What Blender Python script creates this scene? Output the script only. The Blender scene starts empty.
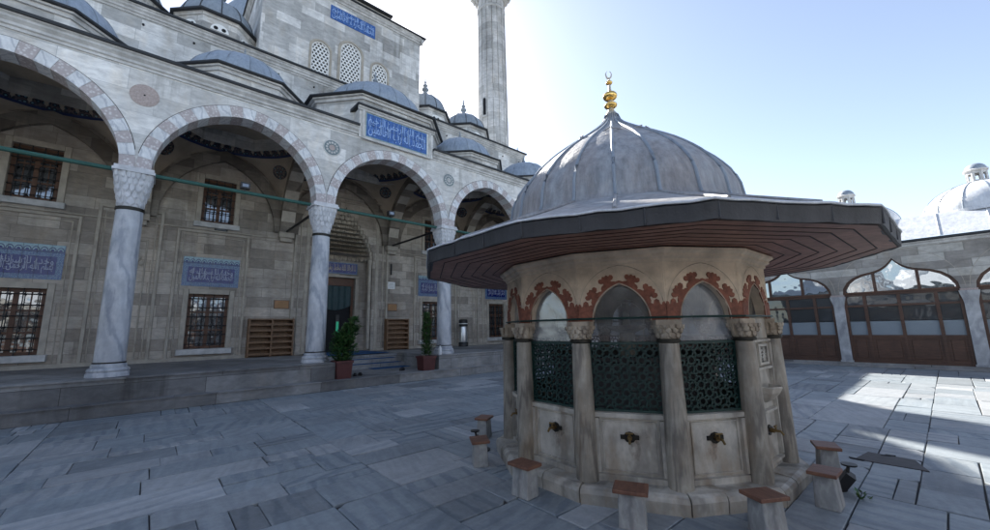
import bpy, bmesh, math, random
from mathutils import Vector, Matrix
random.seed(7)
S = bpy.context.scene
COL = S.collection
PI = math.pi
R = math.radians

# ------------------------------------------------------------------ camera
cam = bpy.data.cameras.new('camera')
cam.lens = 389.756 / 990 * 36
cam.sensor_width = 36
cam.clip_end = 2000
cam.clip_start = .05
camo = bpy.data.objects.new('camera', cam)
COL.objects.link(camo)
_r = Vector((0.7546912505625436, -0.6558127140386099, -0.018729667099458128))
_u = Vector((-0.09053910143148959, -0.13237969341990716, 0.9870553621160416))
_f = Vector((0.6498028835241673, 0.7432262783805239, 0.15928249021255803))
mw = Matrix((( _r.x, _u.x, -_f.x, 0), (_r.y, _u.y, -_f.y, 0), (_r.z, _u.z, -_f.z, 1.6), (0, 0, 0, 1)))
camo.matrix_world = mw
S.camera = camo

# ------------------------------------------------------------------ light
SUN_AZ, SUN_EL = 66.4, 37.2          # azimuth from +X towards +Y
w = bpy.data.worlds.new('World'); S.world = w; w.use_nodes = True
nt = w.node_tree; nt.nodes.clear()
sky = nt.nodes.new('ShaderNodeTexSky'); sky.sky_type = 'NISHITA'; sky.sun_disc = False
sky.sun_elevation = R(SUN_EL); sky.sun_rotation = R(90 - SUN_AZ)
sky.air_density = 0.8; sky.dust_density = 0.4; sky.ozone_density = 1.2; sky.altitude = 0
bg = nt.nodes.new('ShaderNodeBackground'); bg.inputs[1].default_value = .105
out = nt.nodes.new('ShaderNodeOutputWorld')
hs = nt.nodes.new('ShaderNodeHueSaturation'); hs.inputs['Saturation'].default_value = .78; nt.links.new(sky.outputs[0], hs.inputs['Color']); nt.links.new(hs.outputs[0], bg.inputs[0]); nt.links.new(bg.outputs[0], out.inputs[0])
sl = bpy.data.lights.new('sun', 'SUN'); sl.energy = 5.0; sl.angle = R(.6); sl.color = (1, .965, .90)
slo = bpy.data.objects.new('sun', sl); COL.objects.link(slo)
sd = Vector((math.cos(R(SUN_AZ)) * math.cos(R(SUN_EL)), math.sin(R(SUN_AZ)) * math.cos(R(SUN_EL)), math.sin(R(SUN_EL))))
slo.rotation_euler = sd.to_track_quat('Z', 'Y').to_euler()
slo.location = (0, 0, 60)
S.view_settings.view_transform = 'Standard'; S.view_settings.look = 'None'
S.view_settings.exposure = 1.45; S.view_settings.gamma = 1
S.render.engine = 'CYCLES'

# ------------------------------------------------------------------ materials
class NT:
    def __init__(s, name):
        s.m = bpy.data.materials.new(name); s.m.use_nodes = True
        s.t = s.m.node_tree; s.t.nodes.clear()
        s.o = s.n('ShaderNodeOutputMaterial'); s.b = s.n('ShaderNodeBsdfPrincipled')
        s.l(s.b.outputs[0], s.o.inputs[0])
    def n(s, k, **kw):
        x = s.t.nodes.new(k)
        for a, b in kw.items(): setattr(x, a, b)
        return x
    def l(s, a, b): s.t.links.new(a, b)
    def mth(s, op, a, b=None, c=None):
        x = s.n('ShaderNodeMath', operation=op)
        for i, v in enumerate((a, b, c)):
            if v is None: continue
            if isinstance(v, (int, float)): x.inputs[i].default_value = v
            else: s.l(v, x.inputs[i])
        return x.outputs[0]
    def mix(s, f, a, b, bt='MIX'):
        x = s.n('ShaderNodeMix', data_type='RGBA', blend_type=bt)
        for i, v in ((0, f), (6, a), (7, b)):
            if isinstance(v, (int, float)): x.inputs[i].default_value = v
            elif isinstance(v, tuple): x.inputs[i].default_value = (*v, 1)
            else: s.l(v, x.inputs[i])
        return x.outputs[2]
    def noise(s, vec, sc, det=5, rough=.6, dist=0):
        x = s.n('ShaderNodeTexNoise'); x.inputs['Scale'].default_value = sc; x.inputs['Detail'].default_value = det
        x.inputs['Roughness'].default_value = rough; x.inputs['Distortion'].default_value = dist
        if vec: s.l(vec, x.inputs['Vector'])
        return x.outputs[0]
    def ramp(s, f, *stops):
        x = s.n('ShaderNodeValToRGB'); e = x.color_ramp.elements
        while len(e) < len(stops): e.new(.5)
        for i, (p, c) in enumerate(stops):
            e[i].position = p; e[i].color = (*c, 1) if isinstance(c, tuple) else (c, c, c, 1)
        s.l(f, x.inputs[0]); return x.outputs[0]
    def pos(s, sc=(1, 1, 1), kind='Position'):
        if kind == 'Position': g = s.n('ShaderNodeNewGeometry').outputs['Position']
        else: g = s.n('ShaderNodeTexCoord').outputs['Object']
        if sc == (1, 1, 1): return g
        x = s.n('ShaderNodeMapping'); x.inputs['Scale'].default_value = sc; s.l(g, x.inputs[0]); return x.outputs[0]
    def bump(s, h, st=.3, d=.02):
        x = s.n('ShaderNodeBump'); x.inputs['Strength'].default_value = st; x.inputs['Distance'].default_value = d
        s.l(h, x.inputs['Height']); s.l(x.outputs[0], s.b.inputs['Normal'])
    def base(s, c, rough=.6, metal=0):
        if isinstance(c, tuple): s.b.inputs['Base Color'].default_value = (*c, 1)
        else: s.l(c, s.b.inputs['Base Color'])
        if isinstance(rough, (int, float)): s.b.inputs['Roughness'].default_value = rough
        else: s.l(rough, s.b.inputs['Roughness'])
        s.b.inputs['Metallic'].default_value = metal

def plain(name, c, rough=.6, metal=0, var=.25, sc=6, kind='Object', bump=.15):
    t = NT(name); v = t.pos(kind=kind); n = t.noise(v, sc, 6, .65)
    f = t.ramp(n, (.25, 1 - var), (.75, 1 + var * .6))
    t.base(t.mix(1.0, c, f, 'MULTIPLY'), rough, metal)
    if bump: t.bump(t.noise(v, sc * 8, 3), bump, .01)
    return t.m

def ashlar(name, c1, c2, bw=.75, bh=.34, mortar=(.12, .11, .1), ms=.006, stain=.35, bump=.35, drip=.7):
    """coursed stone blocks: u runs along the wall, v is height"""
    t = NT(name); p = t.pos()
    sx = t.n('ShaderNodeSeparateXYZ'); t.l(p, sx.inputs[0])
    u = t.mth('MULTIPLY_ADD', sx.outputs[1], .62, sx.outputs[0])
    cv = t.n('ShaderNodeCombineXYZ'); t.l(u, cv.inputs[0]); t.l(sx.outputs[2], cv.inputs[1])
    br = t.n('ShaderNodeTexBrick'); t.l(cv.outputs[0], br.inputs['Vector'])
    br.offset = .43; br.squash = 1.35; br.squash_frequency = 3
    br.inputs['Scale'].default_value = 1; br.inputs['Brick Width'].default_value = bw; br.inputs['Row Height'].default_value = bh
    br.inputs['Mortar Size'].default_value = ms; br.inputs['Mortar Smooth'].default_value = .3
    br.inputs['Color1'].default_value = (0, 0, 0, 1); br.inputs['Color2'].default_value = (1, 1, 1, 1); br.inputs['Mortar'].default_value = (.5, .5, .5, 1)
    rnd = br.outputs[0]
    blk = t.ramp(rnd, (0, tuple(a * .82 for a in c1)), (.35, c1), (.6, c2), (1, tuple(min(1, a * 1.13) for a in c2)))
    g = t.noise(t.pos((1, 1, 2.2)), 3.2, 8, .68, .6)
    col = t.mix(1.0, blk, t.ramp(g, (.3, .72), (.7, 1.2)), 'MULTIPLY')
    big = t.noise(t.pos((.9, .9, .28)), .8, 6, .6)
    col = t.mix(1.0, col, t.ramp(big, (.32, 1 - stain), (.62, 1.08)), 'MULTIPLY')
    warm = t.noise(t.pos((1.5, 1.5, .6)), 1.7, 4)
    col = t.mix(t.ramp(warm, (.5, 0.), (.75, .35)), col, t.mix(1.0, col, (1.06, .9, .7), 'MULTIPLY'))
    if drip:
        dn = t.noise(t.pos((1.7, 1.7, .13)), 1.6, 5, .7); dn2 = t.noise(t.pos((1, 1, .6)), .55, 3)
        f_ = t.mth('MULTIPLY', t.ramp(dn, (.52, 0.), (.66, 1.)), t.ramp(dn2, (.45, 0.), (.62, drip)))
        col = t.mix(f_, col, t.mix(1.0, col, (.50, .49, .46), 'MULTIPLY'))
    col = t.mix(br.outputs[1], col, mortar)
    t.base(col, .82)
    h = t.mth('SUBTRACT', t.mth('MULTIPLY', t.noise(p, 22, 6, .7), .35), br.outputs[1])
    t.bump(h, bump, .02)
    return t.m

def marble(name, c1, c2, vein, sc=1.6, rough=.45, kind='Position', stain=.25, stretch=(1, 1, .45), warm=0):
    t = NT(name); p = t.pos(stretch, kind)
    wv = t.n('ShaderNodeTexWave', wave_type='BANDS', bands_direction='DIAGONAL'); t.l(p, wv.inputs[0])
    wv.inputs['Scale'].default_value = sc; wv.inputs['Distortion'].default_value = 9; wv.inputs['Detail'].default_value = 5
    wv.inputs['Detail Scale'].default_value = 1.3; wv.inputs['Detail Roughness'].default_value = .62
    col = t.ramp(wv.outputs[1], (.0, vein), (.22, c1), (.65, c2), (1, c1))
    n = t.noise(t.pos(kind=kind), 2.3, 7, .65)
    col = t.mix(1.0, col, t.ramp(n, (.3, 1 - stain), (.68, 1.08)), 'MULTIPLY')
    if warm:
        n2 = t.noise(t.pos((1, 1, .35), kind), 5, 5, .6)
        col = t.mix(t.ramp(n2, (.48, 0.), (.72, warm)), col, (.30, .20, .11))
    t.base(col, rough); t.bump(t.noise(t.pos(kind=kind), 30, 5, .7), .18, .01)
    return t.m

def paving():
    t = NT('worn_marble_paving'); at = t.n('ShaderNodeAttribute', attribute_name='tone')
    sc = t.n('ShaderNodeSeparateColor'); t.l(at.outputs['Color'], sc.inputs[0])
    ro = t.n('ShaderNodeVectorRotate', rotation_type='Z_AXIS'); t.l(t.pos(), ro.inputs['Vector']); t.l(t.mth('MULTIPLY', sc.outputs[1], 6.28), ro.inputs['Angle'])
    ad = t.n('ShaderNodeVectorMath', operation='ADD'); t.l(ro.outputs[0], ad.inputs[0])
    cb = t.n('ShaderNodeCombineXYZ'); t.l(t.mth('MULTIPLY', sc.outputs[2], 60), cb.inputs[0]); t.l(t.mth('MULTIPLY', sc.outputs[0], 33), cb.inputs[1])
    t.l(cb.outputs[0], ad.inputs[1])
    mp = t.n('ShaderNodeMapping'); mp.inputs['Scale'].default_value = (1, .28, 1); t.l(ad.outputs[0], mp.inputs[0])
    wv = t.n('ShaderNodeTexWave', wave_type='BANDS', bands_direction='X'); t.l(mp.outputs[0], wv.inputs[0])
    wv.inputs['Scale'].default_value = 1.5; wv.inputs['Distortion'].default_value = 7; wv.inputs['Detail'].default_value = 5; wv.inputs['Detail Scale'].default_value = 1.6
    wv.inputs['Detail Roughness'].default_value = .7
    tone = t.ramp(sc.outputs[0], (0, (.20, .215, .225)), (.3, (.265, .29, .305)), (.5, (.285, .32, .34)), (.7, (.345, .355, .36)), (1, (.49, .505, .51)))
    col = t.mix(t.mth('MULTIPLY', t.ramp(wv.outputs[1], (.1, .85), (.5, 0.)), t.ramp(sc.outputs[2], (.4, .2), (.9, 1.))), tone, t.mix(1.0, tone, (.64, .69, .75), 'MULTIPLY'))
    st = t.n('ShaderNodeTexNoise'); st.inputs['Scale'].default_value = 5; st.inputs['Detail'].default_value = 4
    mp2 = t.n('ShaderNodeMapping'); mp2.inputs['Scale'].default_value = (3.2, .25, 1); t.l(ad.outputs[0], mp2.inputs[0]); t.l(mp2.outputs[0], st.inputs['Vector'])
    col = t.mix(1.0, col, t.ramp(st.outputs[0], (.3, .88), (.7, 1.1)), 'MULTIPLY')
    g = t.noise(t.pos(), 1.1, 8, .7)
    col = t.mix(1.0, col, t.ramp(g, (.3, .74), (.65, 1.08)), 'MULTIPLY')
    g2 = t.noise(t.pos(), 14, 5, .75)
    col = t.mix(1.0, col, t.ramp(g2, (.3, .85), (.6, 1.05)), 'MULTIPLY')
    t.base(col, t.ramp(g, (.3, .62), (.7, .42)))
    t.bump(t.noise(t.pos(), 9, 7, .7), .25, .02)
    return t.m

def lead(name, c=(.21, .25, .295), c2=(.35, .39, .43), sc=2, kind='Position', brown=0, streak=.22, dent=.25):
    t = NT(name); p = t.pos(kind=kind)
    n = t.noise(p, sc, 8, .7, .4)
    col = t.ramp(n, (.28, c), (.72, c2))
    st = t.noise(t.pos((5, 5, .5), kind), 2.2, 6, .7)
    col = t.mix(1.0, col, t.ramp(st, (.3, 1 - streak), (.65, 1.12)), 'MULTIPLY')
    if brown: col = t.mix(t.ramp(t.noise(t.pos((1.6, 1.6, .8), kind), 1.5, 6), (.36, 0.), (.6, brown)), col, t.mix(1.0, col, (1.06, .86, .74), 'MULTIPLY'))
    t.base(col, .58, .15); t.bump(t.mth('ADD', t.noise(p, 3.5, 5), t.mth('MULTIPLY', t.noise(p, 40, 4), .12)), dent, .06)
    return t.m

def wood(name, c1, c2, kind='Position', stretch=(1, 1, 12), sc=3, rough=.55):
    t = NT(name); p = t.pos(stretch, kind); n = t.noise(p, sc, 7, .65, .8)
    col = t.ramp(n, (.3, c1), (.7, c2))
    col = t.mix(1.0, col, t.ramp(t.noise(t.pos(kind=kind), 2.5, 4), (.3, .75), (.7, 1.15)), 'MULTIPLY')
    t.base(col, rough); t.bump(n, .2, .01)
    return t.m

def glassy(name, tint=(.02, .025, .03), refl=.25, rough=.02, wav=.0, wsc=4, alpha=0):
    t = NT(name)
    t.base(tint, .4)
    gl = t.n('ShaderNodeBsdfGlossy'); gl.inputs['Roughness'].default_value = rough; gl.inputs['Color'].default_value = (.9, .95, 1, 1)
    mx = t.n('ShaderNodeMixShader'); fr = t.n('ShaderNodeLayerWeight'); fr.inputs['Blend'].default_value = .25
    t.l(t.mth('MULTIPLY_ADD', fr.outputs[1], .6, refl), mx.inputs[0])
    if alpha:
        tr = t.n('ShaderNodeBsdfTransparent'); tr.inputs[0].default_value = (.85, .88, .9, 1)
        m2 = t.n('ShaderNodeMixShader'); m2.inputs[0].default_value = alpha
        t.l(t.b.outputs[0], m2.inputs[1]); t.l(tr.outputs[0], m2.inputs[2]); t.l(m2.outputs[0], mx.inputs[1])
    else: t.l(t.b.outputs[0], mx.inputs[1])
    t.l(gl.outputs[0], mx.inputs[2]); t.l(mx.outputs[0], t.o.inputs[0])
    if wav:
        bp = t.n('ShaderNodeBump'); bp.inputs['Strength'].default_value = wav; bp.inputs['Distance'].default_value = .105
        t.l(t.noise(t.pos(), wsc, 2, .4), bp.inputs['Height']); t.l(bp.outputs[0], gl.inputs['Normal'])
    return t.m

def tilework(name, ground, light, sc):
    t = NT(name); p = t.pos()
    v = t.n('ShaderNodeTexVoronoi', feature='F1'); v.inputs['Scale'].default_value = sc; t.l(p, v.inputs['Vector']); v.inputs['Randomness'].default_value = .35
    col = t.ramp(v.outputs[0], (.0, light), (.16, (.16, .34, .42)), (.3, ground), (.5, ground), (.62, light), (.75, ground))
    n = t.noise(p, 60, 3)
    col = t.mix(1.0, col, t.ramp(n, (.3, .75), (.7, 1.2)), 'MULTIPLY')
    t.base(col, .28); return t.m

M = {}
M['paving'] = paving()
M['joint'] = plain('dark_joint_soil', (.075, .07, .064), .95, sc=20, kind='Position')
M['earth'] = plain('dusty_earth', (.14, .13, .115), .95, sc=.5, kind='Position')
M['facade'] = ashlar('grey_marble_ashlar', (.63, .62, .60), (.75, .735, .71), 1.15, .52, (.42, .42, .42), .004, .25, .2)
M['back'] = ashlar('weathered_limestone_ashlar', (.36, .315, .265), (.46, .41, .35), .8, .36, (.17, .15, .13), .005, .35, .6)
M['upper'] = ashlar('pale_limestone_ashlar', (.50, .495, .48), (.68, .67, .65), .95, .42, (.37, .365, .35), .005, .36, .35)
M['step'] = ashlar('platform_edge_stone', (.22, .215, .21), (.31, .305, .295), 1.7, .6, (.06, .055, .05), .006, .4, .3)
M['sidewall'] = ashlar('side_arcade_stone', (.40, .375, .34), (.56, .54, .49), .62, .27, (.25, .235, .21), .007, .4, .4)
M['minaret'] = ashlar('minaret_stone', (.58, .565, .54), (.66, .64, .615), .7, .55, (.36, .35, .33), .008, .45, .35)
M['mould'] = plain('moulding_stone', (.56, .55, .53), .75, var=.45, sc=3, kind='Position')
M['mould_d'] = plain('weathered_moulding_stone', (.43, .385, .32), .8, var=.35, sc=3, kind='Position')
M['marble'] = marble('veined_white_marble', (.49, .50, .52), (.575, .58, .585), (.34, .36, .395), .8, .4, stretch=(1.6, 1.6, .5))
M['capital'] = plain('carved_capital_marble', (.60, .60, .61), .6, var=.35, sc=5, kind='Position')
M['pillar'] = marble('grey_pillar_marble', (.42, .43, .44), (.50, .51, .52), (.33, .34, .36), 1.2, .6, stain=.35)
M['v_white'] = marble('white_voussoir_marble', (.70, .71, .72), (.78, .78, .78), (.52, .53, .56), 3, .5)
t = NT('pink_breccia_voussoir'); v_ = t.n('ShaderNodeTexVoronoi'); v_.inputs['Scale'].default_value = 16; t.l(t.pos(), v_.inputs['Vector'])
t.base(t.mix(t.ramp(v_.outputs[0], (.2, 0.), (.5, 1.)), (.64, .61, .60), t.mix(t.noise(t.pos(), 6), (.36, .31, .305), (.52, .46, .45))), .6); M['v_pink'] = t.m
M['plaster'] = plain('ochre_vault_plaster', (.46, .385, .30), .9, var=.35, sc=1.2, kind='Position')
M['rib'] = ashlar('brown_rib_stone', (.17, .145, .12), (.25, .22, .185), .5, .33, (.12, .11, .1), .004, .3, .3)
M['rib_l'] = plain('buff_rib_stone', (.46, .42, .36), .8, var=.3, sc=4, kind='Position')
M['frieze'] = tilework('painted_frieze', (.02, .022, .035), (.16, .11, .10), 9)
M['lead'] = lead('lead_sheet')
M['lead_blue'] = lead('blue_grey_lead_sheet', (.25, .30, .365), (.36, .41, .47))
M['lead_f'] = lead('weathered_fountain_lead', (.26, .28, .30), (.46, .47, .475), 2.2, brown=.5, streak=.42, dent=.55)
M['lead_w'] = lead('pale_lead_sheet', (.60, .61, .62), (.74, .75, .76))
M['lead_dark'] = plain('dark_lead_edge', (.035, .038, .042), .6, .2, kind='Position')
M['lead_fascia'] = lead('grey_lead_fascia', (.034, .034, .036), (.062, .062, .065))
M['green'] = plain('green_painted_iron', (.009, .038, .031), .5, var=.2, kind='Position')
M['green_rod'] = plain('green_painted_tie_rod', (.03, .105, .085), .5, var=.2, kind='Position')
M['iron'] = plain('dark_iron', (.025, .025, .027), .5, .5, kind='Position')
M['window_wood'] = wood('brown_window_wood', (.07, .028, .014), (.14, .062, .03))
M['door_wood'] = wood('red_brown_joinery', (.062, .029, .017), (.12, .058, .034))
M['shelf_wood'] = wood('shoe_rack_wood', (.13, .07, .035), (.23, .13, .065), stretch=(8, 8, 1))
M['soffit_wood'] = wood('eave_soffit_wood', (.22, .095, .065), (.40, .20, .14), stretch=(1, 1, 1), sc=7)
M['groove'] = plain('dark_batten_wood', (.03, .014, .01), .7, kind='Position')
M['seat_wood'] = wood('stool_top_wood', (.15, .064, .04), (.26, .125, .075), 'Object', (9, 1.5, 1), 3)
M['glass'] = glassy('old_window_glass', (.012, .015, .02), .16, .04, .22, 1.6)
M['glass_top'] = glassy('arcade_glass', (.03, .045, .045), .34, .02, .12, 1.3)
M['glass_dark'] = glassy('dark_arcade_glass', (.015, .018, .02), .07, .03, .1, 1.5)
M['frost'] = plain('frosted_glass_film', (.22, .26, .29), .35, var=.06, sc=2, bump=0)
M['glass_f'] = glassy('fountain_glass', (.24, .26, .28), .10, .22, .12, 4, alpha=.45)
M['acrylic'] = glassy('glossy_fountain_glass', (.07, .075, .08), .05, .10, .25, 1.3, alpha=.5)
M['fmarble'] = marble('aged_fountain_marble', (.51, .47, .40), (.62, .575, .50), (.34, .31, .265), 1.1, .5, stain=.5, warm=.55)
M['fcol'] = marble('streaked_column_marble', (.33, .295, .24), (.42, .38, .315), (.21, .185, .155), 1.4, .5, stain=.5, stretch=(2.5, 2.5, .35), warm=.4)
def stain(name, c):
    t = NT(name); t.base(c, .7); tr = t.n('ShaderNodeBsdfTransparent'); mx = t.n('ShaderNodeMixShader')
    t.l(t.ramp(t.noise(t.pos((1, 1, .5)), 14, 7, .7), (.46, 0.), (.78, .5)), mx.inputs[0]); t.l(tr.outputs[0], mx.inputs[1]); t.l(t.b.outputs[0], mx.inputs[2]); t.l(mx.outputs[0], t.o.inputs[0]); return t.m
M['rust'] = stain('rust_run', (.28, .15, .08)); M['rust2'] = stain('limescale_bloom', (.33, .26, .19))
M['fspan'] = plain('cream_spandrel_marble', (.66, .53, .39), .7, var=.45, sc=3.5, kind='Position')
M['fred'] = plain('red_voussoir_stone', (.25, .09, .055), .8, var=.7, sc=14, kind='Position')
M['fcap'] = marble('stained_capital_marble', (.46, .39, .30), (.56, .47, .36), (.27, .22, .17), 2, .6, warm=.6, stain=.5)
M['brass'] = plain('aged_brass', (.22, .145, .06), .5, .8, kind='Position')
M['bronze'] = plain('black_bronze', (.03, .028, .022), .45, .6, kind='Position')
M['gold'] = plain('gilded_copper', (.95, .62, .2), .22, 1, var=.1, kind='Position')
M['goldpale'] = plain('worn_gilding', (.62, .56, .45), .4, .6, kind='Position')
M['stool_st'] = marble('stool_marble', (.33, .33, .32), (.42, .42, .40), (.24, .24, .24), 2, .6, 'Object', stain=.3, warm=.2)
M['t_navy'] = plain('navy_tile', (.012, .02, .16), .25, var=.4, sc=30, kind='Position')
M['t_blue'] = plain('cobalt_tile', (.055, .14, .40), .25, var=.5, sc=14, kind='Position')
M['t_border'] = tilework('blue_border_tile', (.04, .085, .22), (.20, .30, .38), 17)
M['t_pale'] = plain('pale_turquoise_tile', (.26, .40, .45), .3, var=.2, sc=20, kind='Position')
M['t_ink'] = plain('dark_blue_glaze', (.03, .05, .15), .3, kind='Position')
M['script'] = plain('white_tile_lettering', (.36, .40, .52), .4, var=.1, kind='Position', bump=0)
M['script_w'] = plain('pale_blue_lettering', (.34, .50, .80), .4, var=.1, kind='Position', bump=0)
M['script_g'] = plain('gilt_lettering', (.50, .42, .32), .4, var=.1, kind='Position', bump=0)
M['lattice'] = plain('white_plaster_lattice', (.86, .86, .84), .8, var=.1, kind='Position')
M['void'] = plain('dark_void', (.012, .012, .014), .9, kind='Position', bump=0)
M['carpet'] = plain('blue_carpet', (.02, .09, .22), .95, var=.3, sc=30, kind='Position')
M['curtain'] = plain('green_leather_curtain', (.018, .05, .055), .6, var=.3, kind='Position')
M['pot'] = plain('oxblood_planter', (.10, .028, .024), .5, var=.2)
M['soil'] = plain('potting_soil', (.03, .02, .015), .95)
M['leaf'] = plain('dark_green_leaf', (.035, .11, .028), .5, var=.6, sc=8, bump=0)
M['leaf2'] = plain('olive_green_leaf', (.085, .15, .045), .5, var=.6, sc=8, bump=0)
M['stem'] = plain('woody_stem', (.06, .045, .03), .9)
M['steel'] = plain('brushed_steel', (.6, .62, .64), .3, .9, var=.1)
M['black'] = plain('black_plastic', (.015, .015, .016), .45, var=.1)
M['white'] = plain('white_enamel', (.75, .75, .73), .4, var=.05)
M['plaque'] = plain('varnished_plaque_wood', (.33, .16, .06), .4, var=.3)
M['rubber'] = plain('dark_shoe_leather', (.02, .018, .02), .6)
M['drain'] = plain('rusty_drain_shaded_basin', (.09, .085, .085), .8, var=.3, kind='Position')
M['porph'] = plain('pink_porphyry', (.44, .36, .33), .6, var=.35, sc=25, kind='Position')
M['verd'] = plain('grey_green_roundel', (.17, .22, .235), .5, var=.3, sc=20, kind='Position')

# ------------------------------------------------------------------ mesh builder
class MB:
    def __init__(s, loc=None): s.v = []; s.f = []; s.m = []; s.sm = []; s.mats = []; s.T = None
    def mi(s, m):
        if m not in s.mats: s.mats.append(m)
        return s.mats.index(m)
    def add(s, vs, fs, m=None, smooth=False):
        k = len(s.v); s.v += [tuple(v) for v in vs]; i = s.mi(m) if m else 0
        for f in fs: s.f.append([k + a for a in f]); s.m.append(i); s.sm.append(smooth)
    def box(s, x0, x1, y0, y1, z0, z1, m=None):
        v = [(x, y, z) for z in (z0, z1) for y in (y0, y1) for x in (x0, x1)]
        s.add(v, [(0, 2, 3, 1), (4, 5, 7, 6), (0, 1, 5, 4), (2, 6, 7, 3), (0, 4, 6, 2), (1, 3, 7, 5)], m)
    def fbox(s, F, u0, u1, v0, v1, w0, w1, m=None, taper=0):
        v = []
        for w in (w0, w1):
            k = taper if w == w1 else 0
            for b in (v0 + k, v1 - k):
                for a in (u0 + k, u1 - k): v.append(F(a, b, w))
        s.add(v, [(0, 2, 3, 1), (4, 5, 7, 6), (0, 1, 5, 4), (2, 6, 7, 3), (0, 4, 6, 2), (1, 3, 7, 5)], m)
    def poly(s, F, pts, w0, w1, m=None):
        n = len(pts); v = [F(a, b, w0) for a, b in pts] + [F(a, b, w1) for a, b in pts]
        s.add(v, [tuple(range(n))[::-1], tuple(range(n, 2 * n))] + [(i, (i + 1) % n, n + (i + 1) % n, n + i) for i in range(n)], m)
    def lathe(s, prof, n, c=(0, 0), a0=0, m=None, smooth=True, se=None, capb=False, capt=False):
        """prof: list of (r, z); se: function angle -> radius factor"""
        vs = []
        for r, z in prof:
            for i in range(n):
                a = a0 + 2 * PI * i / n; k = se(a) if se else 1
                vs.append((c[0] + r * k * math.cos(a), c[1] + r * k * math.sin(a), z))
        fs = []
        for j in range(len(prof) - 1):
            for i in range(n):
                fs.append((j * n + i, j * n + (i + 1) % n, (j + 1) * n + (i + 1) % n, (j + 1) * n + i))
        s.add(vs, fs, m, smooth)
        if capb: s.add(vs[:n], [tuple(range(n))[::-1]], m)
        if capt: s.add(vs[-n:], [tuple(range(n))], m)
    def tube(s, path, r, n=8, m=None, smooth=True, cap=True):
        P = [Vector(p) for p in path]; rings = []
        for i, p in enumerate(P):
            d = (P[min(i + 1, len(P) - 1)] - P[max(i - 1, 0)]).normalized()
            up = Vector((0, 0, 1)) if abs(d.z) < .9 else Vector((1, 0, 0))
            a = d.cross(up).normalized(); b = a.cross(d)
            rr = r[i] if isinstance(r, (list, tuple)) else r
            rings.append([p + a * rr * math.cos(2 * PI * k / n) + b * rr * math.sin(2 * PI * k / n) for k in range(n)])
        vs = [v for q in rings for v in q]
        fs = [(j * n + i, j * n + (i + 1) % n, (j + 1) * n + (i + 1) % n, (j + 1) * n + i) for j in range(len(P) - 1) for i in range(n)]
        s.add(vs, fs, m, smooth)
        if cap: s.add(rings[0], [tuple(range(n))[::-1]], m); s.add(rings[-1], [tuple(range(n))], m)
    def build(s, name, mat=None, parent=None, label=None, fix=True):
        me = bpy.data.meshes.new(name)
        vs = s.v
        if s.T is not None: vs = [tuple(s.T @ Vector(v)) for v in vs]
        if parent is not None and fix:
            base = Vector((0, 0, 0)); q = parent
            while q is not None: base += Vector(q.location); q = q.parent
            vs = [(v[0] - base.x, v[1] - base.y, v[2] - base.z) for v in vs]
        me.from_pydata(vs, [], s.f); me.update()
        mats = s.mats or [mat]
        if mat and not s.mats: mats = [mat]
        for k in mats: me.materials.append(M[k] if k else M[mat])
        me.polygons.foreach_set('material_index', s.m); me.polygons.foreach_set('use_smooth', s.sm)
        bm = bmesh.new(); bm.from_mesh(me); bmesh.ops.recalc_face_normals(bm, faces=bm.faces); bm.to_mesh(me); bm.free()
        if any(s.sm):
            try: me.set_sharp_from_angle(angle=R(38))
            except Exception: pass
        o = bpy.data.objects.new(name, me); COL.objects.link(o)
        if parent is not None: o.parent = parent
        if label: o['label'] = label
        return o

def tag(o, label, cat, group=None, kind=None):
    o['label'] = label; o['category'] = cat
    if group: o['group'] = group
    if kind: o['kind'] = kind
    return o
def thing(name, label, cat, loc=(0, 0, 0), group=None, rz=0):
    o = bpy.data.objects.new(name, None); COL.objects.link(o); o.location = loc; o.rotation_euler = (0, 0, rz)
    o.empty_display_size = .2
    return tag(o, label, cat, group)
def struct(o): o['kind'] = 'structure'; return o

def FR(o, u, n):
    """frame: u along surface, v up, w out of the surface"""
    o = Vector(o); u = Vector(u).normalized(); n = Vector(n).normalized(); z = Vector((0, 0, 1))
    return lambda a, b, w=0: o + u * a + z * b + n * w
FS = lambda y, x=0, z=0: FR((x, y, z), (1, 0, 0), (0, -1, 0))       # a wall that faces the court (-Y)

def parch(s, h, n, close=False):
    """pointed arch, half span s, rise h, points from right spring (s,0) over apex to (-s,0)"""
    Rr = (s * s + h * h) / (2 * s); c = s - Rr
    a1 = math.asin(min(1, h / Rr)) if Rr >= h else PI / 2
    a1 = math.atan2(h, -c) if Rr > s else a1
    rt = [(c + Rr * math.cos(a1 * i / n), Rr * math.sin(a1 * i / n)) for i in range(n + 1)]
    return rt + [(-x, z) for x, z in rt[::-1][1:]]

def wall_holes(mb, F, u0, u1, v0, v1, holes, depth, m, jm=None):
    """front sheet with rectangular holes and their reveals"""
    us = sorted({u0, u1, *[h[0] for h in holes], *[h[1] for h in holes]}); vs = sorted({v0, v1, *[h[2] for h in holes], *[h[3] for h in holes]})
    for a, b in zip(us, us[1:]):
        for c, d in zip(vs, vs[1:]):
            if any(h[0] <= (a + b) / 2 <= h[1] and h[2] <= (c + d) / 2 <= h[3] for h in holes): continue
            mb.add([F(a, c), F(b, c), F(b, d), F(a, d)], [(0, 1, 2, 3)], m)
    for h in holes:
        a, b, c, d = h[:4]; dp = h[4] if len(h) > 4 else depth
        for p, q in (((a, c), (b, c)), ((b, c), (b, d)), ((b, d), (a, d)), ((a, d), (a, c))):
            mb.add([F(*p), F(*q), F(*q, -dp), F(*p, -dp)], [(0, 1, 2, 3)], jm or m)

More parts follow.
